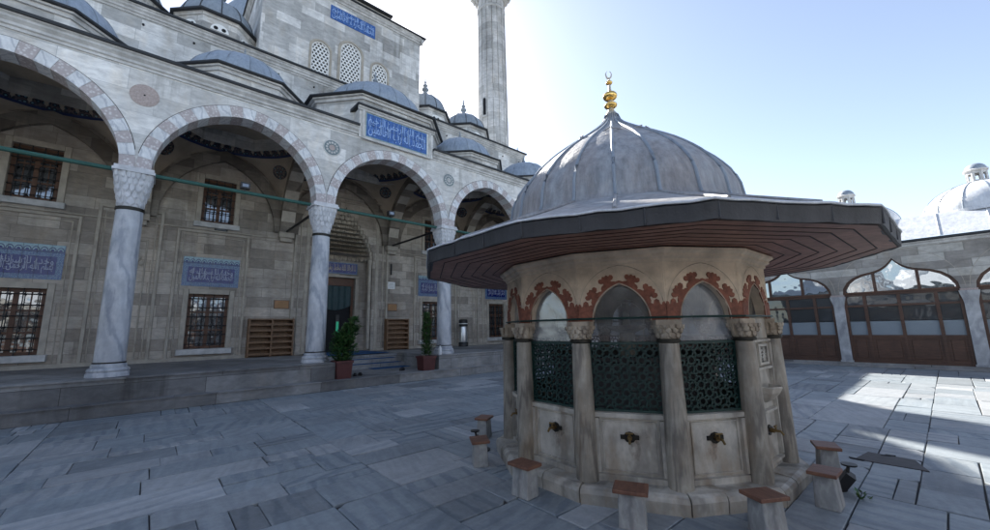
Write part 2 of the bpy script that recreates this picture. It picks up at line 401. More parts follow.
def moulding(mb, F, u0, u1, v0, prof, m):
    """horizontal moulding run: prof list of (w, v) offsets"""
    n = len(prof)
    vs = [F(u0, v0 + b, a) for a, b in prof] + [F(u1, v0 + b, a) for a, b in prof]
    mb.add(vs, [(i, i + 1, n + i + 1, n + i) for i in range(n - 1)] + [tuple(range(n)), tuple(range(n, 2 * n))[::-1]], m)

def tooth(mb, p, t, n, w, h, d, m):
    """one hanging stalactite cell of a muqarnas"""
    p = Vector(p); t = Vector(t).normalized(); n = Vector(n).normalized(); z = Vector((0, 0, 1))
    q = [p + t * a * w / 2 + n * b + z * c for a, b, c in ((-1, -.02, h), (1, -.02, h), (1, d, h), (0, d * 1.15, h), (-1, d, h),
         (-.97, -.02, h * .28), (.97, -.02, h * .28), (.9, d * .85, h * .36), (0, d * 1.1, h * .22), (-.9, d * .85, h * .36), (0, -.01, -.02 * h), (0, d * .55, 0))]
    mb.add(q, [(0, 1, 2, 3, 4), (0, 5, 6, 1), (1, 6, 7, 2), (2, 7, 8, 3), (3, 8, 9, 4), (4, 9, 5, 0), (5, 10, 6), (6, 10, 11, 7), (7, 11, 8), (8, 11, 9), (9, 11, 10, 5)], m)

# Arabic lettering: joined presentation forms, laid out right to left
AR = {'ا': ('\ufe8d', '\ufe8e', 0, 0), 'ب': ('\ufe8f', '\ufe90', '\ufe91', '\ufe92'), 'س': ('\ufeb1', '\ufeb2', '\ufeb3', '\ufeb4'),
      'م': ('\ufee1', '\ufee2', '\ufee3', '\ufee4'), 'ل': ('\ufedd', '\ufede', '\ufedf', '\ufee0'), 'ه': ('\ufee9', '\ufeea', '\ufeeb', '\ufeec'),
      'ر': ('\ufead', '\ufeae', 0, 0), 'ح': ('\ufea1', '\ufea2', '\ufea3', '\ufea4'), 'ن': ('\ufee5', '\ufee6', '\ufee7', '\ufee8'),
      'ي': ('\ufef1', '\ufef2', '\ufef3', '\ufef4'), 'د': ('\ufea9', '\ufeaa', 0, 0), 'ع': ('\ufec9', '\ufeca', '\ufecb', '\ufecc'),
      'ك': ('\ufed9', '\ufeda', '\ufedb', '\ufedc'), 'و': ('\ufeed', '\ufeee', 0, 0), 'ت': ('\ufe95', '\ufe96', '\ufe97', '\ufe98'), 'ة': ('\ufe93', '\ufe94', 0, 0)}
def shape(txt):
    o = ''
    for i, c in enumerate(txt):
        if c not in AR: o += c; continue
        pj = i > 0 and txt[i - 1] in AR and AR[txt[i - 1]][2] != 0
        nj = i < len(txt) - 1 and txt[i + 1] in AR and AR[c][2] != 0
        o += AR[c][3] if pj and nj else AR[c][1] if pj else AR[c][2] if nj else AR[c][0]
    return o[::-1]
def text_into(mb, txt, F, u0, u1, v0, v1, wq, m, bold=.0, raw=False):
    cu = bpy.data.curves.new('t', 'FONT'); cu.body = txt if raw else shape(txt); cu.offset = bold
    ob = bpy.data.objects.new('t', cu); COL.objects.link(ob)
    dg = bpy.context.evaluated_depsgraph_get(); me = bpy.data.meshes.new_from_object(ob.evaluated_get(dg))
    vs = [v.co.copy() for v in me.vertices]; fs = [tuple(p.vertices) for p in me.polygons]
    bpy.data.objects.remove(ob); bpy.data.curves.remove(cu); bpy.data.meshes.remove(me)
    if not vs: return
    x0 = min(v.x for v in vs); x1 = max(v.x for v in vs); y0 = min(v.y for v in vs); y1 = max(v.y for v in vs)
    mb.add([F(u0 + (v.x - x0) / (x1 - x0) * (u1 - u0), v0 + (v.y - y0) / (y1 - y0) * (v1 - v0), wq) for v in vs], fs, m)

# ------------------------------------------------------------------ ground
g = MB(); g.add([(-600, -600, -.06), (600, -600, -.06), (600, 600, -.06), (-600, 600, -.06)], [(0, 1, 2, 3)])
o = g.build('ground', 'earth'); struct(o)
g = MB(); g.add([(-9, -12, -.02), (19.2, -12, -.02), (19.2, 11.3, -.02), (-9, 11.3, -.02)], [(0, 1, 2, 3)])
o = g.build('paving_bed', 'joint'); struct(o)
slabs = []
def split(x0, x1, y0, y1, lim, far):
    a, b = x1 - x0, y1 - y0
    if a * b < lim * random.uniform(.65, 1.7) and max(a, b) / min(a, b) < 3.3 or max(a, b) < .5: slabs.append((x0, x1, y0, y1)); return
    k = random.uniform(.36, .64)
    if (a > b) if random.random() < .86 else (a <= b):
        m = x0 + a * k; split(x0, m, y0, y1, lim, far); split(m, x1, y0, y1, lim, far)
    else:
        m = y0 + b * k; split(x0, x1, y0, m, lim, far); split(x0, x1, m, y1, lim, far)
def lay(xa, xb, ya, yb):
    Y = ya
    while Y < yb - .01:
        y2 = Y + random.choice((.40, .46, .54, .62, .72, .85)) * random.uniform(.93, 1.07)
        if yb - y2 < .34: y2 = yb
        X = xa
        while X < xb - .01:
            x2 = X + (y2 - Y) * random.choice((.8, 1.0, 1.25, 1.5, 1.8, 2.3)) * random.uniform(.9, 1.1)
            if xb - x2 < .3: x2 = xb
            q = random.random(); m = random.uniform(.35, .65)
            if q < .12: m = Y + (y2 - Y) * m; slabs.extend([(X, x2, Y, m), (X, x2, m, y2)])
            elif q < .17 and x2 - X > .8:
                m = Y + (y2 - Y) * m; k = X + (x2 - X) * random.uniform(.4, .6); slabs.extend([(X, x2, Y, m), (X, k, m, y2), (k, x2, m, y2)])
            elif q < .21 and x2 - X > .7: slabs.extend([(X + (x2 - X) * i / 4, X + (x2 - X) * (i + 1) / 4, Y, y2) for i in range(4)])
            else: slabs.append((X, x2, Y, y2))
            X = x2
        Y = y2
def fields(xa, xb, ya, yb, d=0):
    w_, h_ = xb - xa, yb - ya
    if max(w_, h_) < 4.2 or (d > 3 and random.random() < .35 and max(w_, h_) < 5.5): lay(xa, xb, ya, yb); return
    k = random.uniform(.36, .64)
    if w_ > h_: fields(xa, xa + w_ * k, ya, yb, d + 1); fields(xa + w_ * k, xb, ya, yb, d + 1)
    else: fields(xa, xb, ya, ya + h_ * k, d + 1); fields(xa, xb, ya + h_ * k, yb, d + 1)
fields(-9, 5.2, -12, -1.3); fields(5.2, 19.2, -12, .4); fields(-9, 2.1, -1.3, 6.1); fields(2.1, 5.2, -1.3, 4.2); fields(5.2, 11.9, .4, 4.2); fields(11.9, 19.2, .4, 6.9)
fields(2.1, 11.9, 4.2, 11.2); fields(-9, 2.1, 6.1, 11.2); fields(11.9, 19.2, 6.9, 11.2)
g = MB(); cols = []
for x0, x1, y0, y1 in slabs:
    e = random.uniform(.0015, .007); z = random.uniform(-.004, .004); j = lambda: random.uniform(-.005, .005)
    x0 += e; x1 -= e; y0 += e * 1.3 + .001; y1 -= e * 1.3 + .001
    q = [(x0 + j(), y0 + j()), (x1 + j(), y0 + j()), (x1 + j(), y1 + j()), (x0 + j(), y1 + j())]
    cx, cy = (x0 + x1) / 2, (y0 + y1) / 2
    if random.random() < .35:                                   # a chipped corner
        i = random.randrange(4); p = q[i]; a = q[i - 1]; b = q[(i + 1) % 4]; k = random.uniform(.02, .09)
        la = math.dist(p, a); lb = math.dist(p, b)
        q[i:i + 1] = [(p[0] + (a[0] - p[0]) * k / la, p[1] + (a[1] - p[1]) * k / la), (p[0] + (b[0] - p[0]) * k / lb * .8, p[1] + (b[1] - p[1]) * k / lb * .8)]
    n = len(q); tz = [z + random.uniform(-.003, .003) for _ in q]
    top = [(cx + (a - cx) * (1 - .012 / (x1 - x0)), cy + (b - cy) * (1 - .012 / (y1 - y0)), tt) for (a, b), tt in zip(q, tz)]
    vs = top + [(a, b, tt - .006) for (a, b), tt in zip(q, tz)] + [(a, b, -.03) for a, b in q]
    fs = [tuple(range(n))] + [(i, (i + 1) % n, n + (i + 1) % n, n + i) for i in range(n)] + [(n + i, n + (i + 1) % n, 2 * n + (i + 1) % n, 2 * n + i) for i in range(n)]
    g.add(vs, fs, 'paving')
    c = (min(1, max(0, random.gauss(.5, .2))), (0 if random.random() < .5 else random.choice((.25, .04, -.05, .2))) + random.gauss(0, .012) + (random.choice((.12, -.1)) if random.random() < .12 else 0), random.random(), 1)
    cols += [c] * (sum(len(f) for f in fs))
o = g.build('courtyard_paving', 'paving'); struct(o)
at = o.data.color_attributes.new('tone', 'FLOAT_COLOR', 'CORNER')
# corner order is unchanged by the normal fix except for flips inside a face, and each slab holds one value
for i, c in enumerate(cols): at.data[i].color = c

# ------------------------------------------------------------------ mosque portico
COLX = [-4.9, -.63, 3.62, 8.05, 12.3, 16.55]
YC, YF, YB, YW = 12.1, 11.85, 12.35, 16.6
ZP, ZS = .69, 5.40
PO = thing('mosque_portico', 'long grey marble mosque portico with striped pointed arches and small lead domes', 'portico', (5.9, 12, 0))
g = MB()
RX0, RX1, RY = 4.0, 7.45, 13.9
g.box(-9, RX0, 11.5, 16.75, 0, ZP, 'step'); g.box(RX1, 19.3, 11.5, 16.75, 0, ZP, 'step'); g.box(RX0, RX1, RY + .6, 17.6, 0, ZP, 'step')
g.box(RX0, RX1, 11.5, RY, 0, .24, 'step'); g.box(RX0, RX1, RY, RY + .3, 0, .39, 'step'); g.box(RX0, RX1, RY + .3, RY + .6, 0, .54, 'step')
g.box(-9, 19.3, 11.2, 11.497, 0, .24, 'step')
# marble nosing slabs on top of the platform, 3 cm proud
for a, b in ((-9, RX0 + .03), (RX1 - .03, 19.3)):
    x = a
    while x < b - .01:
        x2 = min(b, x + random.uniform(1.2, 2.2)); g.box(x + .004, x2 - .004, 11.46, 12.7, ZP + .002, ZP + .035, 'step'); x = x2
    y = 12.7
    while y < 16.55:
        x = a
        while x < b - .01:
            x2 = min(b, x + random.uniform(.8, 1.6)); g.box(x + .003, x2 - .003, y + .003, min(16.57, y + .97), ZP + .002, ZP + .03, 'step'); x = x2
        y += .975
x = -9
while x < 19.3:
    x2 = min(19.3, x + random.uniform(1.3, 2.4)); g.box(x + .005, x2 - .005, 11.17, 11.496, .24, .262, 'step'); x = x2
g.build('platform', None, PO)

def sq(e): return lambda a: (abs(math.cos(a)) ** e + abs(math.sin(a)) ** e) ** (-1 / e)
def column(x):
    s = MB(); s.lathe([(.262, 1.0), (.258, 2.2), (.25, 3.4), (.24, 4.43)], 32, (x, YC), 0, 'marble'); c = s.build('column', None, PO)
    b = MB(); zb = ZP + .03
    b.lathe([(.375, zb), (.375, zb + .08), (.36, zb + .1)], 8, (x, YC), PI / 8, 'marble', False, capb=True, capt=True)
    b.lathe([(.335, zb + .1), (.35, zb + .14), (.335, zb + .18), (.295, zb + .2), (.30, zb + .24), (.27, zb + .29)], 32, (x, YC), 0, 'marble', True, capt=True)
    b.build('base', None, c)
    k = MB()
    for z0, z1, r in ((.965, 1.03, .277), (4.41, 4.49, .258)): k.lathe([(r - .012, z0), (r, z0 + .008), (r, z1 - .008), (r - .012, z1)], 32, (x, YC), 0, 'bronze')
    k.build('collar', None, c)
    q = MB(); prof = [(.21, 4.43, 2), (.215, 4.56, 2.2), (.24, 4.75, 3.5), (.28, 4.95, 6), (.305, 5.12, 9), (.32, 5.26, 12)]
    rings = []; n = 32
    for r, z, e in prof: rings += [(x + r * sq(e)(2 * PI * i / n) * math.cos(2 * PI * i / n), YC + r * sq(e)(2 * PI * i / n) * math.sin(2 * PI * i / n), z) for i in range(n)]
    q.add(rings, [(j * n + i, j * n + (i + 1) % n, (j + 1) * n + (i + 1) % n, (j + 1) * n + i) for j in range(len(prof) - 1) for i in range(n)], 'capital')
    for k_, (r, z, e, nt_, hh) in enumerate(((.20, 4.49, 2.2, 8, .24), (.225, 4.64, 3.2, 12, .24), (.255, 4.79, 5, 16, .24), (.275, 4.95, 8, 20, .22), (.295, 5.10, 11, 24, .18))):
        for i in range(nt_):
            a = 2 * PI * (i + .5 * (k_ % 2)) / nt_; rr = r * sq(e)(a); d = .02
            p0 = Vector((x + rr * math.cos(a), YC + rr * math.sin(a), z)); a2 = a + .02; r2 = r * sq(e)(a2)
            tt = Vector((x + r2 * math.cos(a2), YC + r2 * math.sin(a2), z)) - p0; nn = Vector((tt.y, -tt.x, 0))
            tooth(q, p0, tt, nn, 2 * PI * r / nt_ * .90 * (1.14 if k_ > 1 else 1), hh, .045, 'capital')
    q.box(x - .37, x + .37, YC - .37, YC + .37, 5.27, 5.33, 'capital'); q.box(x - .345, x + .345, YC - .345, YC + .345, 5.332, ZS, 'capital')
    q.build('capital', None, c)
for x in COLX[:5]: column(x)

# arcade wall with pointed openings
g = MB(); ZT = 7.85
bays = [(COLX[i], COLX[i + 1]) for i in range(5)] + [(-9.15, -4.9)]
for a, b in bays:
    c = (a + b) / 2; s_ = (b - a) / 2 - .28; pts = [(c + x, ZS + z) for x, z in parch(s_, 1.97, 24)]
    pts = [(b, ZS)] + pts + [(a, ZS)]
    for y in (YF, YB):
        for (x0, z0), (x1, z1) in zip(pts, pts[1:]):
            g.add([(x0, y, z0), (x1, y, z1), (x1, y, ZT), (x0, y, ZT)], [(0, 1, 2, 3)], 'facade')
g.box(16.55, 19.3, YF, YB, ZP, ZT, 'facade')
g.build('arcade_wall', None, PO)
for a, b in bays:
    c = (a + b) / 2; s_ = (b - a) / 2 - .28; n = 23
    A = parch(s_, 1.97, 46); 
    Rr = (s_ ** 2 + 1.97 ** 2) / (2 * s_)
    def norm(i):
        x, z = A[i]; cx_ = (s_ - Rr) if x > 0 or i <= 46 else -(s_ - Rr)
        if i == 46: return (0, 1)
        d = math.hypot(x - cx_, z); return ((x - cx_) / d, z / d)
    ext = [.27 + (.03 * math.sin(PI * i / 92)) for i in range(93)]
    B_ = [(A[i][0] + norm(i)[0] * ext[i], A[i][1] + norm(i)[1] * ext[i]) for i in range(93)]
    B_ = [(max(-(b - a) / 2 + .006, min((b - a) / 2 - .006, x)), z) for x, z in B_]
    g = MB()
    for k in range(n):
        i0, i1 = k * 4, k * 4 + 4; m = 'v_white' if k % 2 else 'v_pink'; gap = .012
        for i in range(i0, i1):
            f = lambda P, y: (c + P[0], y, ZS + P[1])
            sh = gap if i == i0 else 0
            L = lambda P, Q, t_: (P[0] + (Q[0] - P[0]) * t_, P[1] + (Q[1] - P[1]) * t_)
            a0, a1, b0, b1 = A[i], A[i + 1], B_[i], B_[i + 1]
            if i == i0: a0, b0 = L(a0, a1, .1), L(b0, b1, .1)
            g.add([f(a0, YF - .02), f(a1, YF - .02), f(b1, YF - .02), f(b0, YF - .02)], [(0, 1, 2, 3)], m)
            g.add([f(b0, YF - .02), f(b1, YF - .02), f(b1, YF + .01), f(b0, YF + .01)], [(0, 1, 2, 3)], m)
            g.add([f(a0, YF - .02), f(a1, YF - .02), f(a1, YB), f(a0, YB)], [(0, 1, 2, 3)], m)
            if abs(B_[i][0]) < (b - a) / 2 - .04: g.add([f(B_[i], YF - .006), f(B_[i + 1], YF - .006), f((B_[i + 1][0] + norm(i + 1)[0] * .016, B_[i + 1][1] + norm(i + 1)[1] * .016), YF - .006), f((B_[i][0] + norm(i)[0] * .016, B_[i][1] + norm(i)[1] * .016), YF - .006)], [(0, 1, 2, 3)], 'joint')
    g.build('arch_ring', None, PO)

g = MB(); g.box(19.302, 25, 12.22, 16.6, 0, 8.35, 'facade'); g.build('end_shade_wall', None, PO)  # unseen block added past the portico end to shade the far paving
g = MB(); g.box(19.302, 25.2, 12.05, 16.7, 8.352, 8.5, 'lead_dark'); g.build('lead_edge', None, PO)  # lead cap of the added shading block, also out of view
# cornice and lead edge of the portico (broken by the raised portal front)
MP = [(0, 0), (.03, .0), (.03, .06), (.07, .08), (.07, .14), (.13, .2), (.13, .25), (.17, .28), (.17, .30), (0, .30)]
PX0, PX1 = 4.62, 7.22
for a, b in ((-9.15, PX0 - .12), (PX1 + .12, 19.3)):
    g = MB(); F = FS(YF); moulding(g, F, a, b, ZT, MP, 'mould'); g.build('cornice', None, PO)
    g = MB(); F = FS(YF); moulding(g, F, a, b, ZT + .303, [(0, 0), (.21, 0), (.22, .02), (.22, .07), (.16, .10), (-.1, .12), (-.1, 0)], 'lead_dark')
    g.build('lead_edge', None, PO)
DRUMS = []
# raised portal front with inscription
g = MB(); F = FS(YF - .06)
g.box(PX0 - .1, PX1 + .1, YF - .06, 12.6, ZT, 8.86, 'facade')
g.box(PX0 - .1, PX1 + .1, YF - .005, 12.6, ZT - .3, ZT, 'facade')
for a in (PX0 - .02, PX1 - .08): g.fbox(F, a, a + .10, ZT - .05, 8.86, 0, .05, 'mould', .01)
g.fbox(F, PX0 - .02, PX1 + .02, ZT - .05, ZT + .05, .001, .04, 'mould', .01)
moulding(g, F, PX0 - .16, PX1 + .16, 8.78, [(0, 0), (.04, 0), (.05, .06), (.09, .08), (.09, .13), (0, .13)], 'mould')
moulding(g, F, PX0 - .2, PX1 + .2, 8.912, [(-.7, 0), (.13, 0), (.14, .02), (.14, .06), (-.7, .12)], 'lead_dark')
g.build('portal_front', None, PO)
def inscr(parent, F, u0, u1, v0, v1, lines, base, letter, border=None, bw=.05, crest=False):
    b = MB(); b.fbox(F, u0, u1, v0, v1, -.01, .015, border or base)
    top = v1 - (.2 if crest else 0)
    if border: b.fbox(F, u0 + bw, u1 - bw, v0 + bw, top - bw, .014, .022, base)
    if crest:
        b.fbox(F, u0 + .01, u1 - .01, top, v1 - .005, .014, .02, 't_pale'); n = max(3, int((u1 - u0) / .155)); st = (u1 - u0 - .02) / n
        for i in range(n):
            c = u0 + .01 + st * (i + .5)
            for r, mm, w_ in ((.078, 't_ink', .024), (.058, 't_pale', .027), (.035, 't_navy', .030)):
                b.poly(F, [(c + r * math.cos(t_ * PI / 8), top + .02 + r * 1.5 * math.sin(t_ * PI / 8)) for t_ in range(9)], .018, w_, mm)
        b.fbox(F, u0, u1, top - .02, top + .02, .014, .033, 't_ink')
    p = b.build('inscription_panel', None, parent)
    q = MB(); a0, a1, c0, c1 = u0 + bw + .05, u1 - bw - .05, v0 + bw + .03, top - bw - .03; hh = (c1 - c0)
    for i, tx in enumerate(lines):
        k = len(lines); 
        text_into(q, tx, F, a0, a1, c0 + hh * i / k * .86, c0 + hh * min(1, (i + 1.3) / k), (.031 if border or crest else .02) + i * .002, letter)
    for i in range(int((a1 - a0) / .035)):                      # vowel marks and small buds between the letters
        x, z_, r1 = random.uniform(a0, a1), random.uniform(c0, c1), random.uniform(.008, .02)
        if random.random() < .5: q.poly(F, [(x + r1 * math.cos(j * PI / 3) * .8, z_ + r1 * math.sin(j * PI / 3) * .8) for j in range(6)], .028, .032, letter)
        else: q.fbox(F, x, x + r1 * 2.6, z_, z_ + .010, .028, .032, letter)
    tj = MB(); nj = max(3, round((u1 - u0) / .27))
    for i in range(1, nj): x = u0 + (u1 - u0) * i / nj; tj.fbox(F, x - .0022, x + .0022, v0, v1, .030, .0345, 'joint')
    tj.fbox(F, u0, u1, (v0 + top) / 2 - .0022, (v0 + top) / 2 + .0022, .030, .0340, 'joint'); tj.build('tile_joints', None, p)
    for i in range(int((a1 - a0) / .16)):                       # tall upright strokes that fill the height
        x = a0 + (i + random.uniform(.2, .8)) * .16
        q.fbox(F, x, x + .014, c0 + hh * .25, c1 - random.uniform(0, .08) * hh, .030, .034, letter)
    q.build('lettering', None, p)
T1, T2, T3, T4, T5 = 'بسم الله الرحمن الرحيم', 'الحمد لله رب العالمين', 'الرحمن الرحيم مالك يوم الدين', 'لا اله الا الله محمد رسول الله', 'وحده لا سريك له'
inscr(PO, FS(YF - .065), PX0 + .12, PX1 - .16, ZT + .07, 8.76, [T2, T1], 't_blue', 'script_w', 't_pale', .025)

def dome_ribs(mb, prof, c, n, r, m, a0=0):
    for i in range(n):
        a = a0 + 2 * PI * i / n
        mb.tube([(c[0] + (p[0] + .004) * math.cos(a), c[1] + (p[0] + .004) * math.sin(a), p[1]) for p in prof], r, 5, m, True, False)
def finial(c, z, h, parent, m, balls=((.2, .10), (.42, .13), (.64, .09), (.82, .05))):
    q = MB(); pr = [(.09 * h, z)]
    k = 24; base = lambda t_: .10 * (1 - t_) ** 2 + .03
    for i in range(k * 2 + 1):
        t_ = i / (2 * k); r = base(t_)
        for b, s_ in balls:
            d = abs(t_ - b) / (s_ * 1.0)
            if d < .8: r = max(r, s_ * 1.25 * math.sqrt(max(0, 1 - (d / .8) ** 2)))
        pr.append((r * h, z + t_ * h * .95))
    pr.append((.002, z + h)); q.lathe(pr, 14, c, 0, m); q.build('finial', None, parent)
def ell(r, h, z, n=10, lift=0): return [(r * math.cos(PI / 2 * i / n), z + h * math.sin(PI / 2 * i / n)) for i in range(n)] + [(.012, z + h)]
def drum(c, verts, z0, ze, dr, dh, rib=16, tip=.55, big=False):
    """polygonal stone drum with lead eave, dome and finial"""
    g = MB(); n = len(verts)
    g.add([(x, y, z0) for x, y in verts] + [(x, y, ze - .1) for x, y in verts], [(i, (i + 1) % n, n + (i + 1) % n, n + i) for i in range(n)], 'upper'); DRUMS.append(verts)
    cx_, cy_ = c
    sc = lambda k: [(cx_ + (x - cx_) * k, cy_ + (y - cy_) * k) for x, y in verts]
    g.poly(lambda a, b, w_: Vector((a, b, w_)), sc(1.03), ze - .2, ze - .1, 'mould')
    g.poly(lambda a, b, w_: Vector((a, b, w_)), sc(1.065), ze - .1, ze - .05, 'mould')
    d = g.build('drum', None, PO)
    g = MB(); o1 = sc(1.10); o2 = sc(1.11)
    vs = [(x, y, ze - .048) for x, y in o1] + [(x, y, ze - .03) for x, y in o2] + [(x, y, ze + .01) for x, y in o2]
    nn = 48; inner = [(cx_ + dr * math.cos(2 * PI * i / nn), cy_ + dr * math.sin(2 * PI * i / nn), ze + .13) for i in range(nn)]
    g.add(vs, [tuple(range(n))] + [(j * n + i, j * n + (i + 1) % n, (j + 1) * n + (i + 1) % n, (j + 1) * n + i) for j in range(2) for i in range(n)], 'lead_dark')
    g.add([(x, y, ze + .01) for x, y in o2] + [(cx_, cy_, ze + .3)], [(i, (i + 1) % n, n) for i in range(n)], 'lead')
    g.build('lead_edge', None, d)
    g = MB(); pr = ell(dr, dh, ze + .02, 12); g.lathe(pr, 48, c, 0, 'lead_blue'); dome_ribs(g, pr, c, rib, .014, 'lead')
    pr2 = [pr[5]]; 
    dm = g.build('dome', None, d)
    if tip: finial((cx_, cy_), ze + dh, tip, d, 'lead')
for i in (0, 1, 3, 4):
    cx_ = (COLX[i] + COLX[i + 1]) / 2; ap, hs = 1.76, .73; cy_ = 13.98
    vv = [(cx_ - hs, cy_ - ap), (cx_ + hs, cy_ - ap), (cx_ + ap, cy_ - hs), (cx_ + ap, cy_ + hs), (cx_ + hs, cy_ + ap), (cx_ - hs, cy_ + ap), (cx_ - ap, cy_ + hs), (cx_ - ap, cy_ - hs)]
    drum((cx_, cy_), vv, 8.1, 8.92, 1.56, 1.36)
cx_, cy_ = 6.0, 14.1
vv = [(4.72, 12.05), (7.3, 12.05), (8.45, 13.3), (8.45, 14.9), (7.3, 16.1), (4.7, 16.1), (3.6, 14.9), (3.6, 13.3)]
drum((cx_, cy_), vv, 8.1, 9.55, 2.0, 1.6, 20, .9)

# lead roof, open under the drums
g = MB(); zf = lambda y: 8.24 + (y - YF - .05) / (YW - YF - .05) * .5
def hit(px, py, dx, dy, poly):
    best = 9e9
    for (x0, y0), (x1, y1) in zip(poly, poly[1:] + poly[:1]):
        ex, ey = x1 - x0, y1 - y0; den = dx * ey - dy * ex
        if abs(den) < 1e-9: continue
        t_ = ((x0 - px) * ey - (y0 - py) * ex) / den; u_ = ((x0 - px) * dy - (y0 - py) * dx) / den
        if t_ > 0 and -1e-6 <= u_ <= 1 + 1e-6: best = min(best, t_)
    return best
for (a, b), vv in zip([bays[0], bays[1], bays[3], bays[4], bays[2]], DRUMS):
    px = sum(p[0] for p in vv) / len(vv); py = sum(p[1] for p in vv) / len(vv); rect = [(a, YF + .05), (b, YF + .05), (b, YW), (a, YW)]
    angs = sorted([2 * PI * i / 64 for i in range(64)] + [math.atan2(y - py, x - px) % (2 * PI) for x, y in rect + list(vv)]); L1 = []; L2 = []
    for t_ in angs:
        dx, dy = math.cos(t_), math.sin(t_); q = hit(px, py, dx, dy, list(vv)) - .02; p = max(hit(px, py, dx, dy, rect), q + .001)
        L1.append((px + dx * q, py + dy * q, zf(py + dy * q))); L2.append((px + dx * p, py + dy * p, zf(py + dy * p)))
    n = len(angs); g.add(L1 + L2, [(i, (i + 1) % n, n + (i + 1) % n, n + i) for i in range(n)], 'lead')
for a, b in ((-9.15, -4.9), (16.55, 19.3)): g.add([(a, YF + .05, 8.24), (b, YF + .05, 8.24), (b, YW, 8.74), (a, YW, 8.74)], [(0, 1, 2, 3)], 'lead')
g.build('roof', None, PO)
# medallions in the spandrels
for i, (x, m1, m2) in enumerate(((-.63, 'porph', 'porph'), (3.72, 'verd', 'porph'), (8.08, 'verd', 'mould'), (12.3, 'verd', 'porph'))):
    g = MB(); F = FS(YF); D = lambda r: [(x + r * math.cos(2 * PI * k / 32), 7.22 + r * math.sin(2 * PI * k / 32)) for k in range(32)]
    g.poly(F, D(.27), -.01, .012, 'mould' if i else m1); g.poly(F, D(.235), .0, .018, m1)
    if i:
        for k in range(12):
            a = 2 * PI * k / 12; g.poly(F, [(x + .16 * math.cos(a) + .035 * math.cos(2 * PI * j / 8), 7.22 + .16 * math.sin(a) + .035 * math.sin(2 * PI * j / 8)) for j in range(8)], .017, .023, 'mould')
        g.poly(F, D(.09), .017, .024, m2)
    else: g.poly(F, D(.02), .0, .022, 'void')
    g.build('medallion', None, PO)

# tie rods
g = MB(); g.tube([(-9, YC, 5.385), (19.3, YC, 5.335)], .05, 8, 'green_rod', False); g.build('tie_rod', None, PO)
for x in COLX[:5]:
    g = MB(); g.tube([(x, YC + .2, 5.37), (x, YW, 5.44)], .045, 8, 'iron'); g.build('cross_tie', None, PO)

# vaults: pendentives, painted frieze ring, inner dome, wall rib, transverse ribs
for a, b in bays:
    c = (a + b) / 2; hx = (b - a) / 2; hy = (YW - YB) / 2; cy_ = (YW + YB) / 2; rr = min(hx, hy); RR = math.hypot(hx, hy); KV = 1.29; zr = ZS + KV * math.sqrt(RR * RR - rr * rr)
    g = MB(); n = 64; m_ = 10; vs = []
    for i in range(n):
        t_ = 2 * PI * i / n; dx, dy = math.cos(t_), math.sin(t_); e = min(hx / max(1e-6, abs(dx)), hy / max(1e-6, abs(dy)))
        for j in range(m_ + 1):
            r = rr + (e - rr) * j / m_; z = ZS + KV * math.sqrt(max(0, RR * RR - r * r)); vs.append((c + r * dx, cy_ + r * dy, z))
    g.add(vs, [(i * (m_ + 1) + j, ((i + 1) % n) * (m_ + 1) + j, ((i + 1) % n) * (m_ + 1) + j + 1, i * (m_ + 1) + j + 1) for i in range(n) for j in range(m_)], 'plaster', True)
    g.lathe(ell(rr, .55, zr, 12), 64, (c, cy_), 0, 'plaster')
    v_o = g.build('vault', None, PO)
    g = MB()
    for i in range(40):                                          # row of pointed palmettes painted on the ring
        t_ = 2 * PI * i / 40; 
        P = lambda da, z: (c + (rr * math.sqrt(max(0, 1 - (z / .55) ** 2)) - .014) * math.cos(t_ + da), cy_ + (rr * math.sqrt(max(0, 1 - (z / .55) ** 2)) - .014) * math.sin(t_ + da), zr + z)
        g.add([P(-.079, -.02), P(.079, -.02), P(.079, .06), P(-.079, .06)], [(0, 1, 2, 3)], 't_ink')
        g.add([P(-.079, .06), P(.079, .06), P(.076, .11), P(.055, .15), P(.06, .19), P(.04, .225), P(.015, .24), P(0, .27), P(-.015, .24), P(-.04, .225), P(-.06, .19), P(-.055, .15), P(-.076, .11)], [tuple(range(13))], 'frieze')
    g.build('frieze', None, v_o)
    for sx in (-1, 1):
        g = MB(); px, py = c + sx * hx * .74, YW - .5
        ctr = Vector((c, cy_, ZS)); d = Vector((sx * .66, .66, 0)).normalized() * 2.42; p0 = ctr + Vector((d.x, d.y, KV * math.sqrt(RR * RR - 2.42 ** 2)))
        nn = Vector((-d.x, -d.y, -math.sqrt(RR * RR - 2.42 ** 2) / KV)).normalized(); u_ = nn.cross(Vector((0, 0, 1))).normalized(); v2 = u_.cross(nn)
        Fq = lambda a_, b_, w_: p0 + u_ * a_ + v2 * b_ + nn * w_
        g.poly(Fq, [(.27 * math.cos(2 * PI * k / 24), .27 * math.sin(2 * PI * k / 24)) for k in range(24)], .0, .035, 'frieze')
        for k in range(10):
            aa = 2 * PI * k / 10; g.poly(Fq, [(.17 * math.cos(aa) + .035 * math.cos(j * PI / 3), .17 * math.sin(aa) + .035 * math.sin(j * PI / 3)) for j in range(6)], .03, .042, 'rib')
        g.build('painted_roundel', None, v_o)
    g = MB(); s1, s2 = hx - .42, hx - .02
    A = parch(s1, 2.36, 20); B_ = parch(s2, 2.74, 20)
    for i in range(40):
        f = lambda P, y: (c + P[0], y, ZS + P[1])
        g.add([f(A[i], YW - .16), f(A[i + 1], YW - .16), f(B_[i + 1], YW - .16), f(B_[i], YW - .16), f(A[i], YW), f(A[i + 1], YW)], [(0, 1, 2, 3), (0, 4, 5, 1)], 'rib')
    g.build('wall_rib', None, PO)
